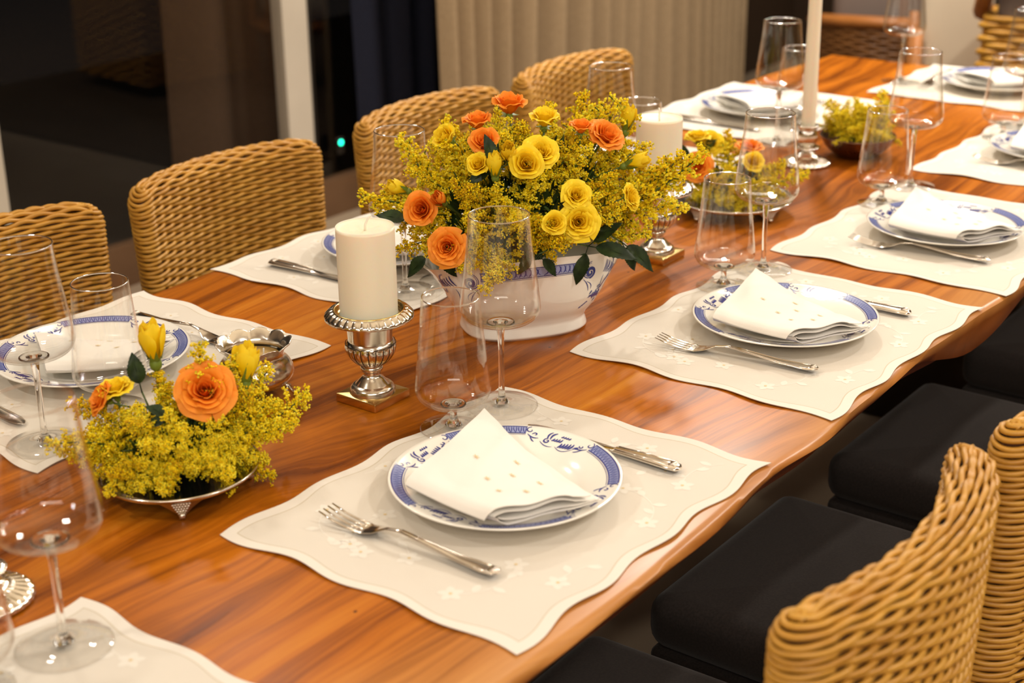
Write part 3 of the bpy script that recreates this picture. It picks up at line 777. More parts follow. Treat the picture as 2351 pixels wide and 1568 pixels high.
# ------------------------------------------------------------------ footed salvers and the bronze bowl
def make_salver(R):
    t = thing('footed_salver', '', 'salver')
    b = MB()
    def pie(r, z, a, k):
        c = abs(S(a * 4)) ** .5; return (r * (1 + .02 * c) if r > R * .8 else r), z
    b.lathe([(.0002, .0200), (R * .78, .0200), (R * .86, .0225), (R * .92, .0265), (R * .975, .0290), (R, .0285), (R * .995, .0262), (R * .93, .0222), (R * .84, .0180), (.0002, .0175)], 128, pie)
    b.build('tray', M['silver'], t)
    b = MB(); n = 96
    b.tube([(R * 1.012 * C_(2 * PI * i / n), R * 1.012 * S(2 * PI * i / n), .0290) for i in range(n)], .0018, 6, closed=True)
    b.build('beaded_rim', M['silver'], t)
    for k in range(4):
        a = R_(231 + 90 * k); c, s = C_(a), S(a); b = MB(); r0 = R * .80
        def P(x, y, z): return (c * (r0 + y) - s * x, s * (r0 + y) + c * x, z)
        def plate_(u, v):
            z = .0200 - .0165 * u; w = (.0185 * (1 - u) ** 1.1 + .0046) * (2 * v - 1); yy = .006 * (1 - u) + .004 * u * u
            return P(w, yy + .002 * C_(PI * (v - .5)), z)
        b.grid(plate_, 10, 10); b.grid(lambda u, v: tuple(Vector(plate_(u, 1 - v)) - Vector((c * .003, s * .003, 0))), 10, 10)
        for i in range(5):
            for j in range(-(4 - i) // 2 - 1, (4 - i) // 2 + 2):
                z = .0185 - .0030 * i; x = j * .0031 + (.0015 if i % 2 else 0)
                if abs(x) < .0135 - .0022 * i: b.ball(P(x, .0085 - .0004 * i, z), .0017, k=1)
        b.tube([P(0, .006, .006), P(0, .008, .0028), P(0, .0105, .0018)], [.0046, .0044, .0030], 8)
        b.build('grape_foot', M['silver'], t)
    return t
sv = make_salver(.0915); sv.location = (-.197, .325, TZ + .0002)
tag(sv, 'silver salver on grape-cluster feet under the foreground flower mound', 'salver', 'footed silver salvers')
dup(sv, (1.135, .350, TZ + .0002), R_(25), 'silver footed salver under the flower mound beyond the tureen', 'footed silver salvers').scale = (1.14, 1.14, .95)

b = MB(); b.lathe(smoothprof([(.0002, .0), (.032, .0), (.045, .006), (.064, .022), (.0745, .040), (.0765, .044), (.0740, .0445), (.0660, .034), (.045, .012), (.0002, .008)], 5), 64)
o = b.build('bronze_bowl', M['bronze'], None, loc=(1.622, .337, TZ + .0002)); tag(o, 'dark bronze bowl of goldenrod beyond the tall taper candle', 'bowl')

# ------------------------------------------------------------------ tureen
TU = (.457, .317)
LV = [(.0, .0885, .063), (.004, .092, .0665), (.010, .0905, .065), (.018, .0880, .0630), (.026, .0920, .0657), (.040, .104, .0745), (.060, .1155, .083), (.080, .1225, .0885), (.095, .126, .0913), (.108, .1283, .0930), (.118, .1310, .0948), (.124, .1335, .0965)]
def lv(z):
    if z <= 0: return LV[0][1:]
    for (z0, a0, b0), (z1, a1, b1) in zip(LV[:-1], LV[1:]):
        if z <= z1:
            t = (z - z0) / (z1 - z0); return a0 + (a1 - a0) * t, b0 + (b1 - b0) * t
    return LV[-1][1:]
def tsurf_p(th, z, inset=0):
    a, bb = lv(z); c, s = C_(th), S(th); e = 2 / 2.7
    x = a * abs(c) ** e * (1 if c >= 0 else -1); y = bb * abs(s) ** e * (1 if s >= 0 else -1)
    k = z / .124; k3 = max(0, (k - .45) / .55)
    hand = max(0, abs(c) - .80) / .20
    x += (.021 * k3 ** 1.5 * hand ** .8) * (1 if c >= 0 else -1)
    zz = z + k3 ** 2 * (.003 * C_(4 * th) + .003 - .019 * hand)
    f = 1 - inset
    return (x * f, y * f, zz)
def tsurf(th, z):
    p = Vector(tsurf_p(th, z)); d1 = Vector(tsurf_p(th + .01, z)) - Vector(tsurf_p(th - .01, z)); d2 = Vector(tsurf_p(th, min(z + .001, .124))) - Vector(tsurf_p(th, z - .001))
    n = d1.cross(d2)
    return p, (n.normalized() if n.length > 1e-12 else Vector((C_(th), S(th), 0)))
t = thing('soup_tureen', 'oval white tureen with cobalt band and scrolls holding the large bouquet', 'tureen', (*TU, TZ + .0002), R_(-35))
b = MB(); zs = [LV[i][0] + (LV[i + 1][0] - LV[i][0]) * k / 3 for i in range(len(LV) - 1) for k in range(3)] + [.124]
b.grid(lambda u, v: tsurf_p(2 * PI * u, zs[int(round(v * (len(zs) - 1)))]), 144, len(zs) - 1, cu=True)
b.grid(lambda u, v: tsurf_p(2 * PI * u, .124, .03 * v) if v < .99 else tsurf_p(2 * PI * u, .1225, .035), 144, 1, cu=True)
zi = [.1225, .105, .085, .06, .04, .03]
b.grid(lambda u, v: tsurf_p(2 * PI * u, zi[int(round(v * 5))], .035 + .02 * v), 144, 5, cu=True)
b.add([tsurf_p(2 * PI * i / 144, .03, .055) for i in range(144)], [tuple(range(144))])
b.add([tsurf_p(2 * PI * i / 144, 0) for i in range(144)], [tuple(range(144))[::-1]])
for sgn in (-1, 1):
    th0 = sgn * PI / 2 - .14; span = .50
    # the long sides carry a printed band under the rim
    seg = [th0 - span + 2 * span * i / 40 for i in range(41)]
    b.ribbon([(a, .1075) for a in seg], .0056, tsurf, 2)
    for z, w in ((.1135, .0007), (.1015, .0007), (.0995, .0003)): b.ribbon([(a, z) for a in seg], w, tsurf, 1, .0006)
    for i in range(22):
        a = th0 - span + 2 * span * (i + .5) / 22
        stroke(b, tsurf, [(a - .018, .1025), (a + .02, .1075), (a - .012, .1125)], .0012, 1, 6)
        stroke(b, tsurf, [(a + .018, .1030), (a - .01, .1080), (a + .010, .1120)], .0006, 1, 6)
    def mtr(a, z): return (Vector(tsurf_p(a + .02, z)) - Vector(tsurf_p(a - .02, z))).length / .04
    def dcurl(a, z, th, tn, r0, w, sg): curl(b, tsurf, a, z, 1 / mtr(a, z), 1, th, tn, r0, w, 1, 34, sg)
    def dstr(a, z, pts, w): 
        k = 1 / mtr(a, z); stroke(b, tsurf, [(a + x * k, z + y) for x, y in pts], w, 1, 12)
    for e_ in (-1, 1):
        a = th0 + e_ * (span + .016 / mtr(th0 + e_ * span, .1))
        dcurl(a, .0985, PI / 2, 1.0, .0150, .0007, e_); dcurl(a, .0985, PI / 2, .85, .0128, .0005, e_); dcurl(a, .0975, -PI / 2, 1.5, .0085, .0024, e_)
        dstr(a, .0985, [(-e_ * .010, -.010), (e_ * .001, -.020), (e_ * .004, -.030)], .0008); dstr(a, .0985, [(-e_ * .004, -.014), (e_ * .010, -.020), (e_ * .008, -.028)], .0007)
        a2 = a + e_ * .040 / mtr(a + e_ * .2, .1)
        for i in range(6):
            dstr(a2, .100, [(e_ * (-.008 + .0048 * i), .010 - .0022 * i), (e_ * (-.006 + .0056 * i), .001 - .002 * i), (e_ * (-.014 + .0046 * i), -.008 - .0012 * i)], .0013)
        dcurl(a2, .0965, PI / 2, .5, .0165, .0006, -e_); dcurl(a2, .0965, PI / 2, .5, .0180, .0004, -e_)
        dstr(a2, .0985, [(-e_ * .010, -.012), (-e_ * .016, -.020), (-e_ * .010, -.030)], .0008)
        rnd = random.Random(7 + int(e_)); ax_, az_ = th0 + .88, .058
        if e_ < 0: continue                 # flower sprig low on the body
        for i in range(26):
            x, z = rnd.gauss(0, .0060), rnd.gauss(0, .0052); an = rnd.uniform(0, PI); l = .0032
            dstr(ax_, az_, [(x - l * C_(an), z - l * S(an)), (x + .001, z + .001), (x + l * C_(an), z + l * S(an))], .0014)
        for i in range(6): dstr(ax_, az_, [(e_ * (.008 + .0022 * i), .008 + .0026 * i), (e_ * (.010 + .0022 * i), .011 + .0026 * i), (e_ * (.0085 + .0030 * i), .012 + .0030 * i)], .0014)
        for i in range(4): dstr(ax_, az_, [(-e_ * (.008 + .0028 * i), -.009 - .0022 * i), (-e_ * (.010 + .0028 * i), -.009 - .0022 * i), (-e_ * (.012 + .0026 * i), -.011 - .0022 * i)], .0012)
    h0 = 0 if sgn > 0 else PI                                    # shell painted on each handle
    for i in range(-3, 4):
        x = .0062 * i; dp = .0125 - .0009 * i * i * .6
        dstr(h0, .1120, [(x - .0034, -.004), (x * 1.22 - .004, -dp * 1.5), (x * 1.25 + .0005, -dp)], .0011)
        dstr(h0, .1120, [(x + .0034, -.004), (x * 1.22 + .004, -dp * 1.5), (x * 1.25 - .0005, -dp)], .0016)
    dcurl(h0, .1145, 0, 1.4, .0055, .0010, 1)
    for e_ in (-1, 1):
        for r0, w in ((.017, .0008), (.0145, .0013), (.011, .0007)): dcurl(h0 + e_ * .024 / mtr(h0 + e_ * .2, .085), .0850, PI * .95, .55, r0, w, e_)
b.build('body', [M['porcelain'], M['cobalt'], M['cobalt_light']], t)

# ------------------------------------------------------------------ flowers
def rose_mesh(mname, whorls, seed):
    rnd = random.Random(seed); b = MB(); uv = []
    for wi, (n, Rr, H, w, cl) in enumerate(whorls):
        ph = rnd.uniform(0, 6)
        for k in range(n):
            a0 = ph + 2 * PI * k / n + rnd.uniform(-.12, .12); Rk = Rr * rnd.uniform(.93, 1.07); Hk = H * rnd.uniform(.95, 1.05); tw = rnd.uniform(-.15, .15); rip = rnd.uniform(0, 6)
            def fn(u, v):
                s, t = 2 * u - 1, v
                wid = w * (.40 + .60 * S(PI * (.12 + .50 * t)))
                edge = 1 - .16 * t * s * s * (1 + .5 * abs(s))
                a = a0 + s * wid + tw * t
                rho = .0035 + (Rk - .0035) * (t ** .62)
                rho += cl * max(0, (t - .55) / .45) ** 2 + .0010 * s * (1 if (k + wi) % 2 else -1)
                z = Hk * t * edge - cl * .75 * max(0, (t - .7) / .3) ** 2
                z += .0011 * S(3 * s * PI * .8 + rip) * t ** 3
                rho += .0009 * C_(4 * s + rip) * t * t * (wi > 1)
                return (rho * C_(a), rho * S(a), z)
            o = len(b.v); b.grid(fn, 10, 8); uv += [(i / 10, j / 8) for i in range(11) for j in range(9)]
    me = bpy.data.meshes.new('rose_bloom'); me.from_pydata(b.v, [], b.f); me.materials.append(M[mname])
    me.polygons.foreach_set('use_smooth', [True] * len(b.f)); ul = me.uv_layers.new(name='UVMap')
    for lp in me.loops: ul.data[lp.index].uv = uv[lp.vertex_index]
    me.update(); return me
OPEN = [(3, .0030, .0215, 1.25, 0), (3, .0062, .0232, 1.15, .0004), (3, .0092, .0238, 1.0, .001), (4, .0128, .0235, .88, .002), (5, .0168, .0226, .78, .003), (5, .0206, .0205, .74, .0045), (5, .0236, .0165, .72, .0065)]
CUP = [(3, .0035, .0235, 1.2, 0), (3, .0070, .0262, 1.1, .0004), (4, .0112, .0270, .95, .001), (4, .0150, .0262, .88, .003), (5, .0185, .0230, .80, .006)]
BUD = [(2, .0030, .0300, 1.6, 0), (3, .0066, .0310, 1.25, -.0015), (3, .0102, .0295, 1.2, -.0032), (3, .0130, .0255, 1.0, -.0022)]
roses = {}
for c, mn in (('o', 'orange'), ('y', 'yellow')):
    roses[c] = [rose_mesh(mn, OPEN, 1), rose_mesh(mn, OPEN, 5), rose_mesh(mn, CUP, 2)]
    roses[c + 'b'] = [rose_mesh(mn, BUD, 3), rose_mesh(mn, BUD, 9)]
def calyx_mesh(long):
    b = MB(); b.lathe(smoothprof([(.0022, -.011), (.0046, -.008), (.0052, -.004), (.0040, .0005)], 4), 14)
    for k in range(5):
        a = 2 * PI * k / 5
        def fn(u, v):
            w = .0042 * (1 - v) ** .8 * (2 * u - 1); r = .0045 + .010 * v - (.004 * v * v if long else 0); z = -.001 + (.020 * v if long else -.004 * v + .003 * v * v)
            return (r * C_(a) - w * S(a), r * S(a) + w * C_(a), z)
        b.grid(fn, 3, 6)
    return b.mesh('calyx', M['sepal'])
cal_o, cal_b = calyx_mesh(False), calyx_mesh(True)
def stem_mesh(l):
    b = MB(); b.tube([(0, 0, -.009), (.001, 0, -.02 - l * .2), (.003, .001, -.02 - l * .6), (.004, .002, -.02 - l)], [.0019, .0016, .0016, .0015], 7); return b.mesh('rose_stem', M['stem'])
stem_s, stem_l = stem_mesh(.02), stem_mesh(.05)
def rose(x, y, z, D, d, kind, label, group, seed=0, stem=None, cup=False):
    D0 = .050 if 'b' not in kind else .026
    if 'b' not in kind: D0 = .052
    t = bpy.data.objects.new('rose' if 'b' not in kind else 'rosebud', None); COL.objects.link(t); t.empty_display_size = .01
    s = max(.7, min(1.5, D / D0)); n = Vector(d).normalized()
    t.location = Vector((x, y, TZ + z)) - n * .012 * s
    q = n.to_track_quat('Z', 'Y') @ Quaternion((0, 0, 1), seed * 1.7); t.rotation_mode = 'QUATERNION'; t.rotation_quaternion = q; t.scale = (s, s, s)
    tag(t, label, 'rose', group)
    ms = roses[kind]; ob('petals', ms[2] if cup and 'b' not in kind else ms[seed % len(ms)], t); ob('calyx', cal_b if 'b' in kind else cal_o, t); ob('stem', stem or stem_l, t)
    return t
CAMD = Vector((-.741, -.564, .365))
def face(nrm, mode):
    n = Vector(nrm)
    if mode == 'c': return (n * .35 + CAMD * 1.0).normalized()
    if mode == 'u': return (n * .25 + Vector((0, 0, 1)) + CAMD * .12).normalized()
    if mode == 'n': return (n + CAMD * .55 + Vector((0, 0, .2))).normalized()
    if mode == 'l': return (n * .5 + Vector((-.6, .8, .3)) * .8 + CAMD * .6).normalized()
    return (n * .6 + Vector((.6, -.8, .2)) * .7 + CAMD * .3).normalized()
CN = {'o': 'orange', 'y': 'yellow'}
ROSES_T = [
 (.444, .328, .327, .054, (-.17, -.03, .98), 'o', 'u', 'open orange rose at the very top of the tureen bouquet'),
 (.394, .344, .311, .044, (-.41, .05, .91), 'o', 'u', 'half-open orange rose just below and left of the top orange rose'),
 (.365, .310, .293, .046, (-.56, -.13, .82), 'o', 'n', 'orange rose with a dark leaf in front, upper left of the tureen bouquet'),
 (.523, .218, .284, .051, (.20, -.62, .76), 'o', 'n', 'large orange rose at the upper right of the tureen bouquet'),
 (.483, .233, .300, .036, (.01, -.54, .84), 'o', 'u', 'small orange rose tucked behind the upper right orange rose'),
 (.295, .366, .206, .052, (-.92, .17, .36), 'o', 'c', 'open orange rose at the left side of the tureen bouquet'),
 (.283, .313, .165, .051, (-.98, -.12, .14), 'o', 'c', 'lowest orange rose, hanging over the left handle of the tureen'),
 (.300, .337, .223, .023, (-.89, .01, .46), 'ob', 'n', 'small orange bud beside the left orange rose of the tureen'),
 (.365, .379, .289, .044, (-.56, .23, .80), 'y', 'l', 'pale yellow rose at the upper left outline of the tureen bouquet'),
 (.445, .268, .315, .046, (-.17, -.35, .92), 'y', 'u', 'yellow rose seen from the side near the top of the tureen bouquet'),
 (.396, .239, .283, .046, (-.40, -.51, .76), 'y', 'n', 'yellow rose just above the central yellow rose'),
 (.371, .245, .271, .051, (-.53, -.48, .70), 'y', 'c', 'large open yellow rose in the centre of the tureen bouquet'),
 (.366, .270, .282, .027, (-.55, -.35, .76), 'yb', 'n', 'yellow bud left of the two central yellow roses'),
 (.345, .278, .268, .027, (-.66, -.31, .69), 'yb', 'u', 'green and yellow bud against a dark leaf, centre left of the bouquet'),
 (.338, .300, .269, .032, (-.69, -.19, .70), 'y', 'n', 'yellow rose half hidden behind a dark leaf, below the orange rose'),
 (.403, .185, .230, .040, (-.37, -.80, .48), 'y', 'n', 'smaller yellow rose above the low front yellow rose'),
 (.393, .174, .197, .050, (-.42, -.86, .30), 'y', 'c', 'large yellow rose low on the right front, over the tureen rim'),
 (.362, .193, .200, .034, (-.57, -.76, .32), 'y', 'n', 'shaded yellow rose left of the low front yellow rose'),
 (.333, .439, .215, .024, (-.72, .56, .41), 'yb', 'l', 'small yellow bud at the far left among goldenrod'),
 (.599, .233, .288, .029, (.51, -.49, .71), 'yb', 'u', 'yellow bud at the upper right beside the rear pillar candle'),
 (.556, .191, .241, .027, (.36, -.76, .54), 'yb', 'r', 'small yellow bud at the right, in front of the rear pillar candle'),
 (.498, .159, .209, .030, (.08, -.93, .36), 'y', 'r', 'drooping yellow rose at the right edge of the tureen bouquet')]
for i, (x, y, z, D, n, k, md, lb) in enumerate(ROSES_T): rose(x, y, z, D, face(n, md), k, lb, 'roses in the tureen', i, None, md in 'ul')
ROSES_1 = [
 (-.168, .299, .118, .062, (.42, -.27, .87), 'o', 'c', 'large open orange rose on the foreground salver'),
 (-.180, .367, .161, .036, (.11, .36, .93), 'yb', 'u', 'tall yellow rosebud standing highest over the foreground salver'),
 (-.227, .383, .121, .040, (-.30, .60, .74), 'y', 'u', 'crumpled yellow rose at the left of the foreground salver'),
 (-.243, .390, .112, .030, (-.42, .64, .65), 'o', 'l', 'orange rose mostly hidden behind the left yellow rose of the salver'),
 (-.106, .296, .128, .036, (.69, -.25, .68), 'yb', 'u', 'yellow rosebud in front of the scalloped silver bowl')]
for i, (x, y, z, D, n, k, md, lb) in enumerate(ROSES_1): rose(x, y, z, D, face(n, md), k, lb, 'roses on the foreground salver', i + 1, stem_s if k == 'o' else None)
ROSES_2 = [
 (1.126, .422, .131, .044, (-.07, .53, .84), 'y', 'u', 'upper left yellow rose on the salver beyond the tureen'),
 (1.135, .401, .119, .045, (0, .45, .89), 'y', 'c', 'yellow rose just right of the upper left one on the far salver'),
 (1.120, .304, .102, .041, (-.18, -.49, .85), 'y', 'c', 'yellow rose seen through the bowl of the wine glass'),
 (1.166, .337, .116, .048, (.33, -.13, .93), 'o', 'u', 'orange rose at the back right of the far salver'),
 (1.091, .399, .086, .051, (-.53, .52, .67), 'o', 'c', 'orange rose low at the left of the far salver')]
for i, (x, y, z, D, n, k, md, lb) in enumerate(ROSES_2): rose(x, y, z, D, face(n, md), k, lb, 'roses on the far salver', i, stem_s)

# goldenrod plumes
def goldenrod(seed, L_=.11, dens=1.0, wide=1.0):
    rnd = random.Random(seed); b = MB(); s = MB(); bend = rnd.uniform(.10, .30)
    def axis(t): return Vector((bend * L_ * t * t, .03 * L_ * S(3 * t + seed), L_ * (t - .08 * t * t)))
    s.tube([axis(k / 8) for k in range(9)], [.0013 - .0008 * k / 8 for k in range(9)], 5)
    nb = int(20 * dens)
    for i in range(nb):
        t = .30 + .70 * (i + .3) / nb; base = axis(t); az = i * 2.4 + rnd.uniform(-.3, .3)
        l = L_ * (.25 * (1 - t) ** .8 + .035) * rnd.uniform(.8, 1.2) * wide; pts = []
        for k in range(6):
            f = k / 5; pts.append(base + Vector((C_(az), S(az), 0)) * l * f * .85 + Vector((.35 * l * f * f, 0, l * (.75 * f - .35 * f * f))))
        s.tube(pts, .0005, 3)
        nf = int(12 + l / .00042)
        for k in range(nf):
            f = .12 + .88 * (k + rnd.random()) / nf; j = min(int(f * 5), 4); p = pts[j].lerp(pts[j + 1], min(1, f * 5 - j)) + Vector((rnd.gauss(0, .0017), rnd.gauss(0, .0017), rnd.gauss(.0008, .0015)))
            r = rnd.uniform(.0008, .0014); b.ball(p, r, rnd.choices((0, 1, 2, 3), (5, 3, 4, .6 + t))[0], 0, (1, 1, rnd.uniform(.8, 1.5)))
    for k in range(4):
        t = .12 + .07 * k; p = axis(t); az = k * 2.1 + seed
        def fn(u, v):
            w = .0022 * S(PI * min(1, v * .9 + .08)) * (2 * u - 1); d = Vector((C_(az), S(az), .7)).normalized(); x = Vector((-S(az), C_(az), 0))
            return p + d * .026 * v + x * w - Vector((0, 0, .006 * v * v))
        s.grid(fn, 2, 5, mi=0)
    return b.mesh('goldenrod_blossom', [M[k] for k in (('g1', 'g2', 'g3', 'g4') if seed % 7 not in (2, 5) else ('g2', 'g5', 'g1', 'g4'))], smooth=False), s.mesh('goldenrod_stem', M['stem'])
GR = [goldenrod(i, .11, 1.0 + .1 * (i % 3), .8 + .14 * (i % 4)) for i in range(7)]
def spray(tip, org, i, label, group, L0=.11, wide=1.0):
    tip, org = Vector(tip) + Vector((0, 0, TZ)), Vector(org) + Vector((0, 0, TZ)); d = tip - org; l = min(d.length, L0 * 1.35); n = d.normalized()
    t = bpy.data.objects.new('goldenrod_spray', None); COL.objects.link(t); t.empty_display_size = .01
    t.location = tip - n * l; s = l / .105
    t.rotation_mode = 'QUATERNION'; t.rotation_quaternion = n.to_track_quat('Z', 'Y') @ Quaternion((0, 0, 1), i * 2.1); t.scale = (s * wide, s * wide, s)
    tag(t, label, 'flower', group); g = GR[i % 7]; ob('blossoms', g[0], t); ob('stem', g[1], t)
TIPS_T = [(.33,.508,.209),(.365,.493,.253),(.367,.481,.221),(.345,.49,.191),(.379,.475,.232),(.452,.427,.308),(.386,.41,.29),(.351,.397,.272),(.565,.293,.32),(.587,.261,.321),(.605,.23,.31),(.624,.178,.258),(.617,.2,.284),(.646,.114,.223),(.619,.166,.216),(.562,.162,.134),(.629,.139,.202),(.618,.178,.237),(.294,.268,.126),(.291,.277,.116),(.301,.251,.146),(.288,.388,.148),(.288,.38,.172),(.295,.396,.176),(.357,.191,.182),(.427,.262,.308),(.438,.3,.322),(.499,.277,.32),(.424,.271,.311),(.407,.292,.311),(.452,.237,.301),(.597,.224,.254),(.606,.215,.273),(.462,.171,.235),(.466,.152,.188),(.437,.19,.256),(.488,.182,.252),(.3,.3,.216),(.309,.314,.236),(.321,.286,.244),(.328,.255,.235),(.347,.234,.24),(.352,.216,.224),(.329,.235,.214),(.306,.261,.197),(.294,.31,.204),(.389,.2,.242),(.367,.205,.228),(.294,.274,.174),(.347,.32,.281),(.323,.317,.256),(.312,.339,.243),(.323,.386,.246),(.35,.416,.26),(.328,.367,.26),(.423,.224,.284),(.411,.208,.265),(.454,.209,.28),(.52,.247,.304),(.581,.191,.218),(.605,.183,.201),(.501,.153,.192),(.435,.167,.218),(.429,.155,.179),(.379,.221,.258),(.377,.191,.216),(.286,.327,.185),(.286,.29,.149),(.343,.209,.197),(.346,.247,.25)]
GT, LT = 'goldenrod sprays in the tureen', 'feathery yellow goldenrod spray in the blue and white tureen'
for i, p in enumerate(TIPS_T):
    if i > 32 and i % 2 == 0: continue
    pv = Vector(p); org = Vector((.458 + (p[0] - .458) * .22, .318 + (p[1] - .318) * .22, .135)); spray(p, org, i, LT, GT, .145 if i < 18 else .105)
rnd = random.Random(11)
for i in range(11):                                            # the back of the bouquet
    a = rnd.uniform(-.6, 2.3); e = rnd.uniform(.15, 1.3); p = (.48 + .19 * C_(a) * C_(e), .335 + .19 * S(a) * C_(e), .14 + .18 * S(e))
    spray(p, (.458 + (p[0] - .458) * .22, .318 + (p[1] - .318) * .22, .135), i, LT, GT, .10)
TIPS_1 = [(-.305,.414,.09),(-.307,.397,.048),(-.256,.402,.126),(-.061,.233,.088),(-.084,.237,.052),(-.119,.242,.036),(-.078,.262,.112),(-.133,.332,.163),(-.112,.312,.156),(-.268,.293,.035),(-.258,.322,.097),(-.268,.388,.075),(-.277,.343,.049),(-.266,.283,.051),(-.24,.257,.042),(-.206,.246,.043),(-.137,.265,.035),(-.117,.256,.042),(-.094,.26,.077),(-.102,.278,.098),(-.152,.271,.085),(-.199,.261,.092),(-.225,.286,.108),(-.229,.316,.117),(-.226,.357,.111),(-.238,.377,.089),(-.244,.27,.077),(-.263,.297,.082),(-.222,.254,.068),(-.174,.25,.061),(-.115,.269,.055),(-.221,.266,.091),(-.188,.342,.123),(-.161,.342,.13),(-.127,.308,.115),(-.101,.285,.112),(-.262,.376,.055),(-.121,.289,.085),(-.249,.296,.098),(-.197,.252,.075),(-.211,.301,.12),(-.276,.307,.058),(-.228,.252,.055),(-.103,.254,.049),(-.269,.398,.095)]
TIPS_1 += [(-.240, .264, .056), (-.226, .268, .064), (-.250, .272, .060), (-.214, .262, .060)]
G1, L1 = 'goldenrod sprays on the foreground salver', 'small goldenrod spray in the mound on the foreground salver'
for i, p in enumerate(TIPS_1):
    if (Vector(p) - Vector((-.175, .292, .118))).length < .042 or (p[2] < .045 and Vector((p[0] + .240, p[1] - .258)).length < .014): continue
    spray(p, (-.195 + (p[0] + .195) * .2, .325 + (p[1] - .325) * .2, .040), i, L1, G1, .085, 1.3)
for i in range(30):
    a = 2 * PI * i / 30 + rnd.uniform(-.1, .1); rr = rnd.uniform(.088, .112)
    if abs((a - R_(231) + PI) % (2 * PI) - PI) < .32: continue
    p = (-.197 + rr * C_(a), .325 + rr * S(a), rnd.uniform(.032, .060))
    spray(p, (-.197 + rr * .25 * C_(a), .325 + rr * .25 * S(a), .058), i, L1, G1, .075, 1.2)
for i in range(12):
    a = rnd.uniform(-.4, 2.4); e = rnd.uniform(.2, 1.2); p = (-.195 + .085 * C_(a) * C_(e), .325 + .085 * S(a) * C_(e), .04 + .08 * S(e))
    spray(p, (-.195 + (p[0] + .195) * .2, .325 + (p[1] - .325) * .2, .04), i, L1, G1, .07, 1.15)
TIPS_2 = [(1.197,.229,.062),(1.188,.266,.082),(1.151,.38,.143),(1.154,.367,.126),(1.09,.444,.045),(1.085,.431,.03),(1.06,.342,.028),(1.062,.375,.03),(1.072,.297,.032),(1.09,.275,.032),(1.128,.261,.034),(1.145,.263,.049),(1.114,.273,.07),(1.084,.309,.087),(1.105,.339,.109),(1.075,.348,.091),(1.057,.345,.064),(1.057,.38,.05),(1.054,.325,.044),(1.069,.299,.053),(1.089,.276,.044),(1.05,.357,.035),(1.105,.427,.064),(1.176,.309,.106),(1.069,.309,.067),(1.066,.402,.036),(1.178,.272,.055),(1.084,.291,.07)]
for i, p in enumerate(TIPS_2): spray(p, (1.135 + (p[0] - 1.135) * .2, .35 + (p[1] - .35) * .2, .038), i, 'soft-focus goldenrod spray on the salver beyond the tureen', 'goldenrod sprays on the far salver', .085, 1.35)
TIPS_3 = [(1.603,.4,.115),(1.59,.41,.072),(1.615,.377,.118),(1.588,.336,.117),(1.603,.319,.121),(1.644,.315,.123),(1.656,.288,.128),(1.657,.272,.099),(1.573,.347,.105),(1.6,.396,.085),(1.557,.351,.082),(1.559,.319,.085),(1.574,.299,.094),(1.601,.284,.099),(1.547,.34,.062),(1.552,.305,.058),(1.568,.285,.062),(1.605,.265,.066),(1.653,.268,.065),(1.577,.393,.063),(1.651,.26,.055),(1.581,.271,.055),(1.559,.3,.07),(1.66,.35,.10),(1.69,.33,.09)]
for i, p in enumerate(TIPS_3): spray(p, (1.622 + (p[0] - 1.622) * .3, .337 + (p[1] - .337) * .3, .036), i, 'blurred goldenrod spray in the dark bronze bowl', 'goldenrod sprays in the bronze bowl', .08, 1.4)
for i in range(16):
    a = 2 * PI * i / 16; rr = .070 if i % 2 else .045; p = (1.622 + rr * C_(a), .337 + rr * S(a), .075 if i % 2 else .105)
    spray(p, (1.622 + rr * .3 * C_(a), .337 + rr * .3 * S(a), .036), i, 'blurred goldenrod spray in the dark bronze bowl', 'goldenrod sprays in the bronze bowl', .08, 1.4)

# rose leaves
def leaf_mesh(l, w, seed):
    rnd = random.Random(seed); b = MB()
    def fn(u, v):
        s = 2 * u - 1; ww = w * (S(PI * min(1, v ** .75)) ** .9) * (1 + .06 * S(v * 60) * abs(s)); x = s * ww
        return (l * v, x, .18 * abs(x) - .22 * l * v * v + .0008 * S(9 * v + 3 * s))
    b.grid(fn, 6, 20); b.tube([(-.012, 0, .001), (0, 0, 0), (l * .5, 0, -.055 * l), (l * .97, 0, -.21 * l)], [.0009, .0008, .0005, .0002], 5)
    return b.mesh('leaf', M['leaf'])
LM = [leaf_mesh(.052, .0125, 1), leaf_mesh(.040, .0115, 2), leaf_mesh(.03, .009, 3)]
def sprig(loc, leaves, label, group):
    # loc = joint of the leaf stalk; leaves = [(direction, size index, scale)]
    t = bpy.data.objects.new('rose_leaf_sprig', None); COL.objects.link(t); t.empty_display_size = .01; t.location = (loc[0], loc[1], loc[2] + TZ); tag(t, label, 'leaf', group)
    b = MB(); ctr = Vector((-.03, .04, -.02)) if not hasattr(sprig, 'c') else sprig.c
    b.tube([(0, 0, 0), tuple(ctr * .5 + Vector((0, 0, .006))), tuple(ctr)], .0011, 5); b.build('stalk', M['stem'], t)
    for d, k, s in leaves:
        o = ob('leaf', LM[k], t); v = Vector(d).normalized(); o.rotation_mode = 'QUATERNION'
        z = (Vector((0, 0, 1)) + CAMD * .9); z = (z - v * z.dot(v)).normalized(); y = z.cross(v)
        o.rotation_quaternion = Matrix((v, y, z)).transposed().to_quaternion(); o.scale = (s, s, s); o.location = v * .010
    return t
GL = 'rose leaves in the bouquets'
RT, UPV = Vector((.6, -.8, 0)), Vector((0, 0, 1))
sprig.c = Vector((-.035, .03, .004))
sprig((.458, .203, .140), [(RT * .7 - UPV * .12 + CAMD * .1, 0, 1.15), (-UPV * .7 - RT * .25 + CAMD * .2, 0, .9), (RT * .5 + UPV * .45, 0, .9)], 'sprig of three large dark rose leaves hanging over the tureen rim', GL)
sprig.c = Vector((-.04, .05, .03))
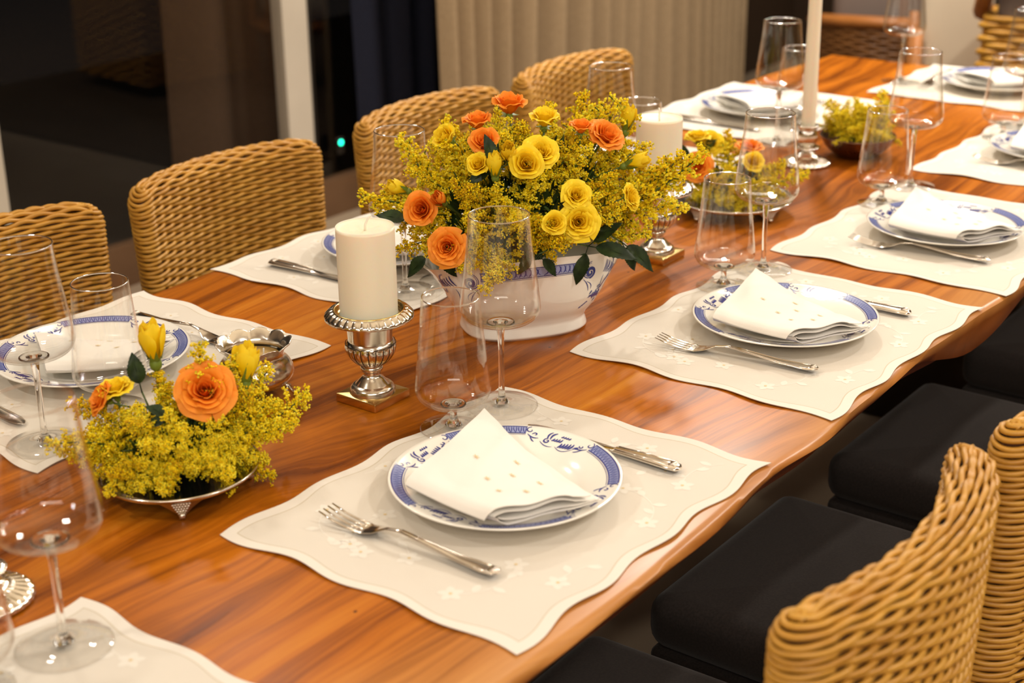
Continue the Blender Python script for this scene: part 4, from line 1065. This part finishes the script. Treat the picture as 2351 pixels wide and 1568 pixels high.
sprig((.532, .197, .128), [(RT * .6 - UPV * .45, 0, 1.1), (RT * .45 - UPV * .75, 1, 1.0)], 'jagged dark leaf pair drooping at the right end of the tureen', GL)
sprig.c = Vector((.05, -.02, .0))
sprig((.297, .385, .185), [(-RT * .8 + UPV * .25, 1, 1.0)], 'single dark leaf left of the left orange rose', GL)
sprig((.352, .281, .262), [(UPV * 1 - RT * .25, 0, .75), (RT * -.8 - UPV * .3, 1, .9)], 'dark serrated leaves around the central green bud', GL)
sprig((.288, .345, .150), [(-RT * .6 - UPV * .5, 1, 1.0), (RT * .6 - UPV * .5, 1, 1.0)], 'dark leaves under the low left orange roses', GL)
sprig((.383, .236, .142), [(RT * .6 - UPV * .6, 1, .8), (-RT * .6 - UPV * .5, 2, 1)], 'small leaves under the front of the tureen bouquet', GL)
sprig.c = Vector((.01, -.01, -.06))
sprig((-.203, .366, .112), [(UPV * 1 - RT * .15, 1, .9)], 'dark upright leaf between the yellow buds of the foreground salver', GL)
sprig((-.215, .300, .100), [(-RT * .6 - UPV * .1, 2, .8), (UPV * .3 - RT * .5, 2, .8)], 'dark leaves buried in the foreground goldenrod mound', GL)
sprig((1.112, .418, .096), [(-RT * .6 + UPV * .3, 1, 1.1), (RT * .5 + UPV * .5, 1, 1.0)], 'dark leaves under the yellow roses of the far salver', GL)
# shaded greenery packed under the blossoms
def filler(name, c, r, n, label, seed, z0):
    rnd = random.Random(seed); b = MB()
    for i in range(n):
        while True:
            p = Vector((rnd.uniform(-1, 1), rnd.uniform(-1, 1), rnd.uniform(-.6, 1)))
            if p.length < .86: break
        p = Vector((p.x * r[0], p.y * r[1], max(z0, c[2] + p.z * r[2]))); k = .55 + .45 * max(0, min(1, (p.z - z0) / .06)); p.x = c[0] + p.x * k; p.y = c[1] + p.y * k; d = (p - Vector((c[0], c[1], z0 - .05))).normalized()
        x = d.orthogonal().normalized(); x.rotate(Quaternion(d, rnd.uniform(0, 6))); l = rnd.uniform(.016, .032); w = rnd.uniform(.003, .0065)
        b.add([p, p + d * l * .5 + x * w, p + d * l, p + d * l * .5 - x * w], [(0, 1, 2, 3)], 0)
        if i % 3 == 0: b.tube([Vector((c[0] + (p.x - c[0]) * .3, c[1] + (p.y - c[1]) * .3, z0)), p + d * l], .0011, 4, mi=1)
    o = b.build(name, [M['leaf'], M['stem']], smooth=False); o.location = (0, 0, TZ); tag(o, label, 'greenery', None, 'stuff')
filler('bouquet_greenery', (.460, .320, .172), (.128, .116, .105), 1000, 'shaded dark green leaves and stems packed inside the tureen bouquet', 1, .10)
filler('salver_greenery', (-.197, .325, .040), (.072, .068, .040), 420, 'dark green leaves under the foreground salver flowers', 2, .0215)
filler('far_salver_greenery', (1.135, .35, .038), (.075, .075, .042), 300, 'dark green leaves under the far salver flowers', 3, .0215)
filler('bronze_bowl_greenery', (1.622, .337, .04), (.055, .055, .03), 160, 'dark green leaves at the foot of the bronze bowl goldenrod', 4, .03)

# ------------------------------------------------------------------ the places at the table
MATS = [('A', 0, 0, .001, 'embroidered cream placemat in the centre foreground, whole in view'), ('B', .653, -.005, -.0075, 'embroidered cream placemat right of the tureen'), ('C', 1.22, -.014, .0025, 'cream placemat at the right edge, third along the near side'),
        ('D', 1.832, .002, .002, 'blurred cream placemat at the right edge, farthest along the near side'), ('Z', -.673, .017, -.003, 'cream placemat cut off in the bottom left corner'),
        ('M1', -.022, .686, PI, 'cream placemat at the left edge, nearest place of the window side'), ('M2', .610, .678, PI, 'cream placemat in front of the second wicker chair, behind the pillar candle'),
        ('M3', 1.235, .688, PI, 'cream placemat almost hidden behind the tureen bouquet'), ('M4', 1.858, .692, PI, 'blurred cream placemat at the far end of the window side'), ('E', 2.385, .325, PI / 2, 'blurred cream placemat laid across the far head of the table')]
for nme, u, v, rz, lb in MATS: placemat(u, v, rz, lb)
PL = [(.006, .007, 0, 'blue-rimmed white plate in the centre foreground'), (.653, -.006, 0, 'blue-rimmed white plate right of the tureen'), (1.209, -.021, 0, 'blue-rimmed plate third along the near side'), (1.832, .0, 0, 'blurred blue-rimmed plate cut by the right edge'),
      (-.018, .700, PI, 'blue-rimmed plate at the left edge, under the wine glass'), (.603, .676, PI, 'blue-rimmed plate mostly hidden behind the pillar candle'), (1.235, .69, PI, 'blue-rimmed plate hidden behind the bouquet'), (1.850, .684, PI, 'blurred blue-rimmed plate left of the tall taper candle'), (2.392, .335, PI / 2, 'blurred plate at the far head of the table')]
for u, v, rz, lb in PL:
    plate(u, v, lb)
    napkin(u, v, 0 if rz == 0 else .85, lb.replace('blue-rimmed white plate', 'PLATE').replace('blue-rimmed plate', 'PLATE').replace('plate', 'PLATE').replace('PLATE', 'plate').join(['white napkin folded on the ', '']).replace('on the blurred plate', 'on the blurred far plate'))
FK = [(-.152, .015, .03, 'silver fork left of the centre foreground plate'), (.514, -.005, .13, 'silver fork left of the plate beside the tureen'), (1.092, -.022, .10, 'silver fork left of the third near-side plate'), (1.722, .01, .12, 'blurred silver fork at the right edge'),
      (.141, .69, PI, 'silver fork beyond the left-edge plate, behind the scalloped bowl'), (2.01, .69, PI, 'blurred silver fork beyond the far window-side plate'), (2.40, .49, PI / 2 + .05, 'blurred silver fork at the far head place')]
for u, v, rz, lb in FK: fork(u, v, rz, lb)
KN = [(.165, -.005, 0, 'silver knife right of the centre foreground plate, handle showing'), (.802, -.012, 0, 'silver knife right of the plate beside the tureen'),
      (-.190, .705, PI - .1, 'silver knife at the left edge below the wine glass'), (.440, .692, PI + .06, 'silver knife with handle left of the pillar candle'), (1.69, .69, PI, 'blurred silver knife before the far window-side plate')]
for u, v, rz, lb in KN: knife(u, v, rz, lb)
GLS = [('w', .200, .160, 'sharp tall wine glass in front of the tureen'), ('l', .111, .167, 'short-stemmed glass between the candlestick and the foreground plate'),
       ('w', .871, .146, 'tall wine glass in front of the far salver flowers'), ('l', .765, .158, 'short-stemmed glass before the far salver, above the second plate'),
       ('w', 1.464, .154, 'blurred tall wine glass right of the bronze bowl'), ('l', 1.325, .149, 'short-stemmed glass in front of the bronze bowl'),
       ('w', 2.03, .145, 'blurred tall wine glass at the upper right edge'), ('l', 1.922, .146, 'blurred short glass at the right edge, next to the far wine glass'),
       ('w', -.489, .156, 'large blurred wine glass in the lower left foreground'), ('l', -.590, .163, 'blurred short glass cut by the lower left edge'),
       ('w', -.215, .546, 'tall wine glass at the left edge before the first chair'), ('l', -.098, .560, 'short glass beside the left-edge wine glass, behind the flower mound'),
       ('w', .462, .548, 'tall wine glass behind the pillar candle and left of the bouquet'), ('l', .535, .527, 'short glass hidden behind the left orange roses'),
       ('w', 1.038, .552, 'tall wine glass standing behind the top right of the bouquet'), ('l', 1.142, .551, 'short glass behind the rear pillar candle'),
       ('w', 1.623, .519, 'blurred tall wine glass left of the taper candle'), ('l', 1.765, .549, 'blurred short glass directly behind the taper candle'),
       ('w', 2.335, .556, 'blurred tall wine glass at the far head of the table, top right')]
for k, u, v, lb in GLS: glass(k, u, v, lb)

# ------------------------------------------------------------------ wicker dining chairs (local: sitter looks to +y, back plane near y=-0.42)
def make_chair():
    t = thing('wicker_chair', '', 'chair')
    HW, TH, SAG, ZT, ZB = .222, .052, .052, .872, .455
    def hw(z): return HW - .016 * (ZT - z) / (ZT - ZB)
    def loop(z, n, inset=0.0):
        h = hw(z); out = []; r = TH / 2
        per = 2 * (2 * h - TH) + 2 * PI * r
        for i in range(n):
            s = per * i / n
            a1 = 2 * h - TH
            if s < a1: x = -h + r + s; off = 0; nx, ny = 0, 1; 
            elif s < a1 + PI * r:
                a = (s - a1) / r; x = h - r + r * S(a); off = -r + r * C_(a); nx, ny = S(a), C_(a)
            elif s < 2 * a1 + PI * r: x = h - r - (s - a1 - PI * r); off = -TH; nx, ny = 0, -1
            else:
                a = (s - 2 * a1 - PI * r) / r; x = -h + r - r * S(a); off = -r - r * C_(a); nx, ny = -S(a), -C_(a)
            flat = 1 if (nx == 0) else 0
            y = -.405 - SAG * (1 - min(1, (x / h) ** 2)) + off - .10 * (ZT - z) * -.35
            sl = SAG * 2 * x / (h * h) if flat else 0
            nv = Vector((nx - sl * ny * flat, ny, 0)).normalized()
            out.append((Vector((x, y, z)) - nv * inset, nv, s, flat))
        return out
    pitch, sp = .0080, .0265
    rT = TH / 2
    levels = [(ZB + pitch * i, 0.0) for i in range(int((ZT - rT - ZB) / pitch) + 1)]
    z0_ = levels[-1][0]
    for k in range(1, 6):
        a = R_(17.5 * k); levels.append((z0_ + rT * S(a), rT * (1 - C_(a))))
    b = MB(); rnd = random.Random(2)
    for i, (z, ins) in enumerate(levels):
        zb_ = min(z, z0_); lp = loop(zb_, 168, ins); pts = []; ph = rnd.uniform(-.25, .25); h_ = hw(zb_)
        for p, nv, s, fl in lp:
            am = .0031 * C_(PI * s / sp + PI * i + ph) if fl else .0010
            dr = .015 * min(1, abs(p.x) / h_) ** 9 * ((z - ZB) / (ZT - ZB)) ** 5
            wz = .0010 * C_(PI * s / sp + PI * i + 1.2)
            if ins > .002: pts.append(Vector((p.x, p.y, z - dr)) + nv * (am * .5) + Vector((0, 0, am * .8)))
            else: pts.append(Vector((p.x, p.y, z - dr)) + nv * (am - .001) + Vector((0, 0, wz)))
        b.tube(pts, .0037, 5, closed=True)
    b.tube([p + nv * .002 for p, nv, s, fl in loop(ZB - .006, 90)], .0065, 6, closed=True)
    bk = b.build('backrest', M['wicker'], t)
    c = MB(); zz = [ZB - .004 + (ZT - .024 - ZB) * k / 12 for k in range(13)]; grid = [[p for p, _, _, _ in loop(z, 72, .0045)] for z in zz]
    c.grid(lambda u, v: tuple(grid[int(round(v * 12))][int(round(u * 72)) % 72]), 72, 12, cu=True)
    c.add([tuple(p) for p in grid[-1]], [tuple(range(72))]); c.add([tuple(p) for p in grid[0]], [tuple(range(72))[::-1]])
    c.build('core', M['wicker_core'], bk)  # solid dark core added to block light and darken the weave gaps
    b = MB(); b.rbox(-.200, -.395, .40, .200, .035, .482, .03, 5, puff=.006); b.build('seat', M['seat'], t)
    b = MB(); b.rbox(-.196, -.40, .27, .196, .028, .402, .012, 3); b.build('seat_skirt', M['seat'], t)
    for sx in (-1, 1):
        b = MB(); b.tube([(sx * .165, .0, 0), (sx * .165, .0, .275)], .018, 10); b.build('leg', M['wicker_core'], t)
        b = MB(); b.tube([(sx * .165, -.375, 0), (sx * .165, -.365, .275)], .018, 10); b.build('leg', M['wicker_core'], t)
    return t
ch = make_chair(); ch.location = (.012, -.010, 0); ch.rotation_euler = (0, 0, .025)
GC = 'woven wicker dining chairs'
tag(ch, 'wicker dining chair seen from behind in the bottom right corner, facing the foreground place', 'chair', GC)
for u, lb in ((.510, 'wicker chair cut by the right edge, just behind the bottom right chair'), (1.05, 'dark-seated chair pushed under the table below the second placemat'), (1.62, 'dark-seated chair pushed under the table at the far right')): dup(ch, (u, -.025, 0), 0, lb, GC)
for u, lb in ((-.46, 'wicker chair outside the left edge, seen only as a reflection in the glass door'), (.075, 'wicker chair at the left edge on the window side'), (.588, 'wicker chair on the window side, whole back in view left of the pillar candle'), (1.15, 'wicker chair behind the left half of the bouquet'), (1.668, 'wicker chair in front of the beige curtain, behind the bouquet top')): dup(ch, (u, .632, 0), PI, lb, GC)

# ------------------------------------------------------------------ lounge furniture beyond the table end
def barrel(name, label, loc, rz, wm, cm, R=.40, H=.62):
    t = thing(name, label, 'armchair', loc, rz)
    b = MB()
    def top(a): return H * (.78 + .22 * (.5 + .5 * C_(a)))
    rows = 30
    for i in range(rows):
        f = (i + .5) / rows; pts = []
        for k in range(61):
            a = R_(-125 + 250 * k / 60); r = R + .006 * C_(k * PI / 2 * 1.0 + i * PI) + .04 * f; pts.append((-r * C_(a), r * S(a), .08 + (top(a) - .08) * f))
        b.tube(pts, .010, 5)
    b.build('woven_shell', wm, t)
    b = MB(); pts = []
    for k in range(41):
        a = R_(-128 + 256 * k / 40); pts.append((-(R + .045) * C_(a), (R + .045) * S(a), top(a) + .012))
    b.tube(pts, .024, 8); b.build('rail', M['rattan'], t)
    b = MB(); b.rbox(-R + .06, -R + .06, .30, R, R - .06, .44, .05); b.build('seat_cushion', cm, t)
    b = MB(); b.rbox(-.07, -R + .06, .40, .10, R - .06, .86, .06); c = b.build('back_cushion', cm, t); c.location = (-R + .20, 0, 0); c.rotation_euler = (0, -.10, 0)
    for sx in (-1, 1):
        for sy in (-1, 1):
            b = MB(); b.tube([(sx * R * .62, sy * R * .62, 0), (sx * R * .62, sy * R * .62, .32)], .02, 8); b.build('leg', M['wicker_dark'], t)
    b = MB(); b.box(-R * .7, -R * .7, .27, R * .75, R * .7, .31); b.build('base_frame', M['wicker_dark'], t)
    return t
barrel('lounge_armchair', 'dark brown woven armchair with grey cushions beyond the far table end', (4.65, 1.56, .0122), R_(14), M['wicker_dark'], M['cushion_grey'], .29, .51)
t = thing('cream_armchair', 'cream upholstered chair with wooden frame between two woven armchairs', 'armchair', (3.98, 1.06, .0122), R_(25))
b = MB(); b.rbox(-.05, -.12, .42, .10, .12, .90, .04); b.build('back_cushion', M['cushion_cream'], t)
b = MB(); b.rbox(-.05, -.13, .32, .30, .13, .46, .05); b.build('seat_cushion', M['cushion_cream'], t)
b = MB(); b.box(-.10, -.15, .26, .32, .15, .31); b.build('frame_rail', M['rattan'], t)
for sx, sy in ((-.08, -.13), (-.08, .13), (.29, -.13), (.29, .13)):
    b = MB(); b.tube([(sx, sy, 0), (sx, sy, .60)], .018, 8); b.build('leg', M['rattan'], t)
t = thing('honey_armchair', 'honey woven armchair with grey cushion at the top right corner', 'armchair', (3.75, .50, .0122), R_(8))
b = MB()
for i in range(34):
    z = .06 + .0205 * i; pts = []
    for k in range(81):
        f = k / 80; s = f * 4
        if s < 1: x, y = -.30 + .0, -.30 + .60 * s
        elif s < 2: x, y = -.30 + .6 * (s - 1), .30
        elif s < 3: x, y = .30, .30 - .6 * (s - 2)
        else: x, y = .30 - .6 * (s - 3), -.30
        am = .006 * C_(k * PI / 2 + i * PI); pts.append((x + am * (1 if x > 0 else -1) * (abs(x) > .29), y + am * (1 if y > 0 else -1) * (abs(y) > .29), z))
    b.tube(pts, .0105, 5)
b.build('woven_body', M['wicker'], t)
b = MB(); b.tube([(.33, .32, .66), (.0, .33, .70), (-.20, .33, .74), (-.31, .30, .82), (-.34, .18, .88), (-.35, 0, .90), (-.34, -.18, .88), (-.31, -.30, .82), (-.2, -.33, .74), (0, -.33, .70), (.33, -.32, .66)], .028, 8); b.build('arm_rail', M['rattan'], t)
b = MB(); b.rbox(-.27, -.28, .50, .30, .28, .68, .05); b.build('seat_cushion', M['cushion_grey'], t)
b = MB(); b.rbox(-.30, -.27, .66, -.14, .27, 1.02, .05); b.build('back_cushion', M['cushion_grey'], t)

# made-up case with a glowing disc for a green reflection in the glass
b = MB(); b.rbox(-.018, -.006, -.03, .018, .006, .03, .004, 2)
t = thing('green_dot_case', 'tiny made-up dark case with a glowing green dot for a reflection in the glass door', 'glow_case', (2.572, 2.688, .250))
b.build('case', DF, t)
b = MB(); b.lathe([(.0002, .004), (.0062, .0036), (.0085, .0016), (.0092, 0)], 16); o = b.build('green_dot', dot_m, t); o.rotation_euler = (PI / 2, 0, 0); o.location = (0, -.006, .012)
o['label'] = 'glowing green dot standing for a reflection'

# ------------------------------------------------------------------ light
def area(name, loc, rot, size, energy, col=(1, .78, .52), sy=None, spread=None):
    l = bpy.data.lights.new(name, 'AREA'); l.energy = energy; l.color = col; l.size = size
    if sy: l.shape = 'RECTANGLE'; l.size_y = sy
    else: l.shape = 'DISK'
    if spread: l.spread = R_(spread)
    o = bpy.data.objects.new(name, l); COL.objects.link(o); o.location = loc; o.rotation_euler = rot; return o
WARM = (1, .925, .82)
for i, (x, y, e) in enumerate([(2.5, 1.1, 33), (2.6, -.8, 32), (.2, 1.7, 8), (.3, -1.7, 16), (4.4, .2, 30), (-1.6, .8, 14), (-1.6, -1.6, 14), (3.6, 1.7, 15), (1.3, 2.0, 6)]):
    area('downlight', (x, y, ZC - .01), (0, 0, 0), .15, e, WARM)
area('cove_strip_or_fill', (1.2, -2.0, ZC - .05), (0, 0, 0), 3.4, 22, WARM, .05)
area('cove_strip_or_fill', (2.9, .3, ZC - .05), (0, 0, R_(90)), 2.4, 18, WARM, .05)
area('cove_strip_or_fill', (-2.3, -1.6, ZC - .25), (R_(38), 0, R_(-55)), 2.2, 32, WARM, .7)  # soft frontal fill added behind the camera, not a real strip
area('ceiling_fill', (.8, .3, ZC - .30), (PI, 0, 0), 3.0, 18, WARM, 2.0)  # uplight added as fill, brightens the ceiling mirrored in the silver
w = bpy.data.worlds.new('night'); scn.world = w; w.use_nodes = True
w.node_tree.nodes['Background'].inputs[0].default_value = (.014, .012, .011, 1); w.node_tree.nodes['Background'].inputs[1].default_value = .35

# ------------------------------------------------------------------ camera
cam = bpy.data.cameras.new('camera'); co = bpy.data.objects.new('camera', cam); COL.objects.link(co)
r = Vector((.601532, -.798756, -.012119)); u = Vector((.298573, .210728, .930832)); f = Vector((.740954, .563544, -.365246))
mw = Matrix((r, u, -f)).transposed().to_4x4(); mw.translation = Vector((-1.224683, -.941121, .796778 + TZ)); co.matrix_world = mw
cam.sensor_width = 36; cam.lens = 3518.888 / 2351 * 36; cam.clip_start = .05; cam.clip_end = 50
cam.dof.use_dof = True; cam.dof.focus_distance = 2.02; cam.dof.aperture_fstop = 4.5
scn.camera = co
scn.view_settings.view_transform = 'Standard'; scn.view_settings.look = 'None'; scn.view_settings.gamma = 1; scn.view_settings.exposure = 0.16
cy = scn.cycles
cy.max_bounces = 10; cy.diffuse_bounces = 4; cy.glossy_bounces = 4; cy.transmission_bounces = 8; cy.transparent_max_bounces = 32
cy.caustics_reflective = False; cy.caustics_refractive = False; cy.sample_clamp_indirect = 4
cy.use_denoising = True; cy.use_adaptive_sampling = True; cy.adaptive_threshold = .03
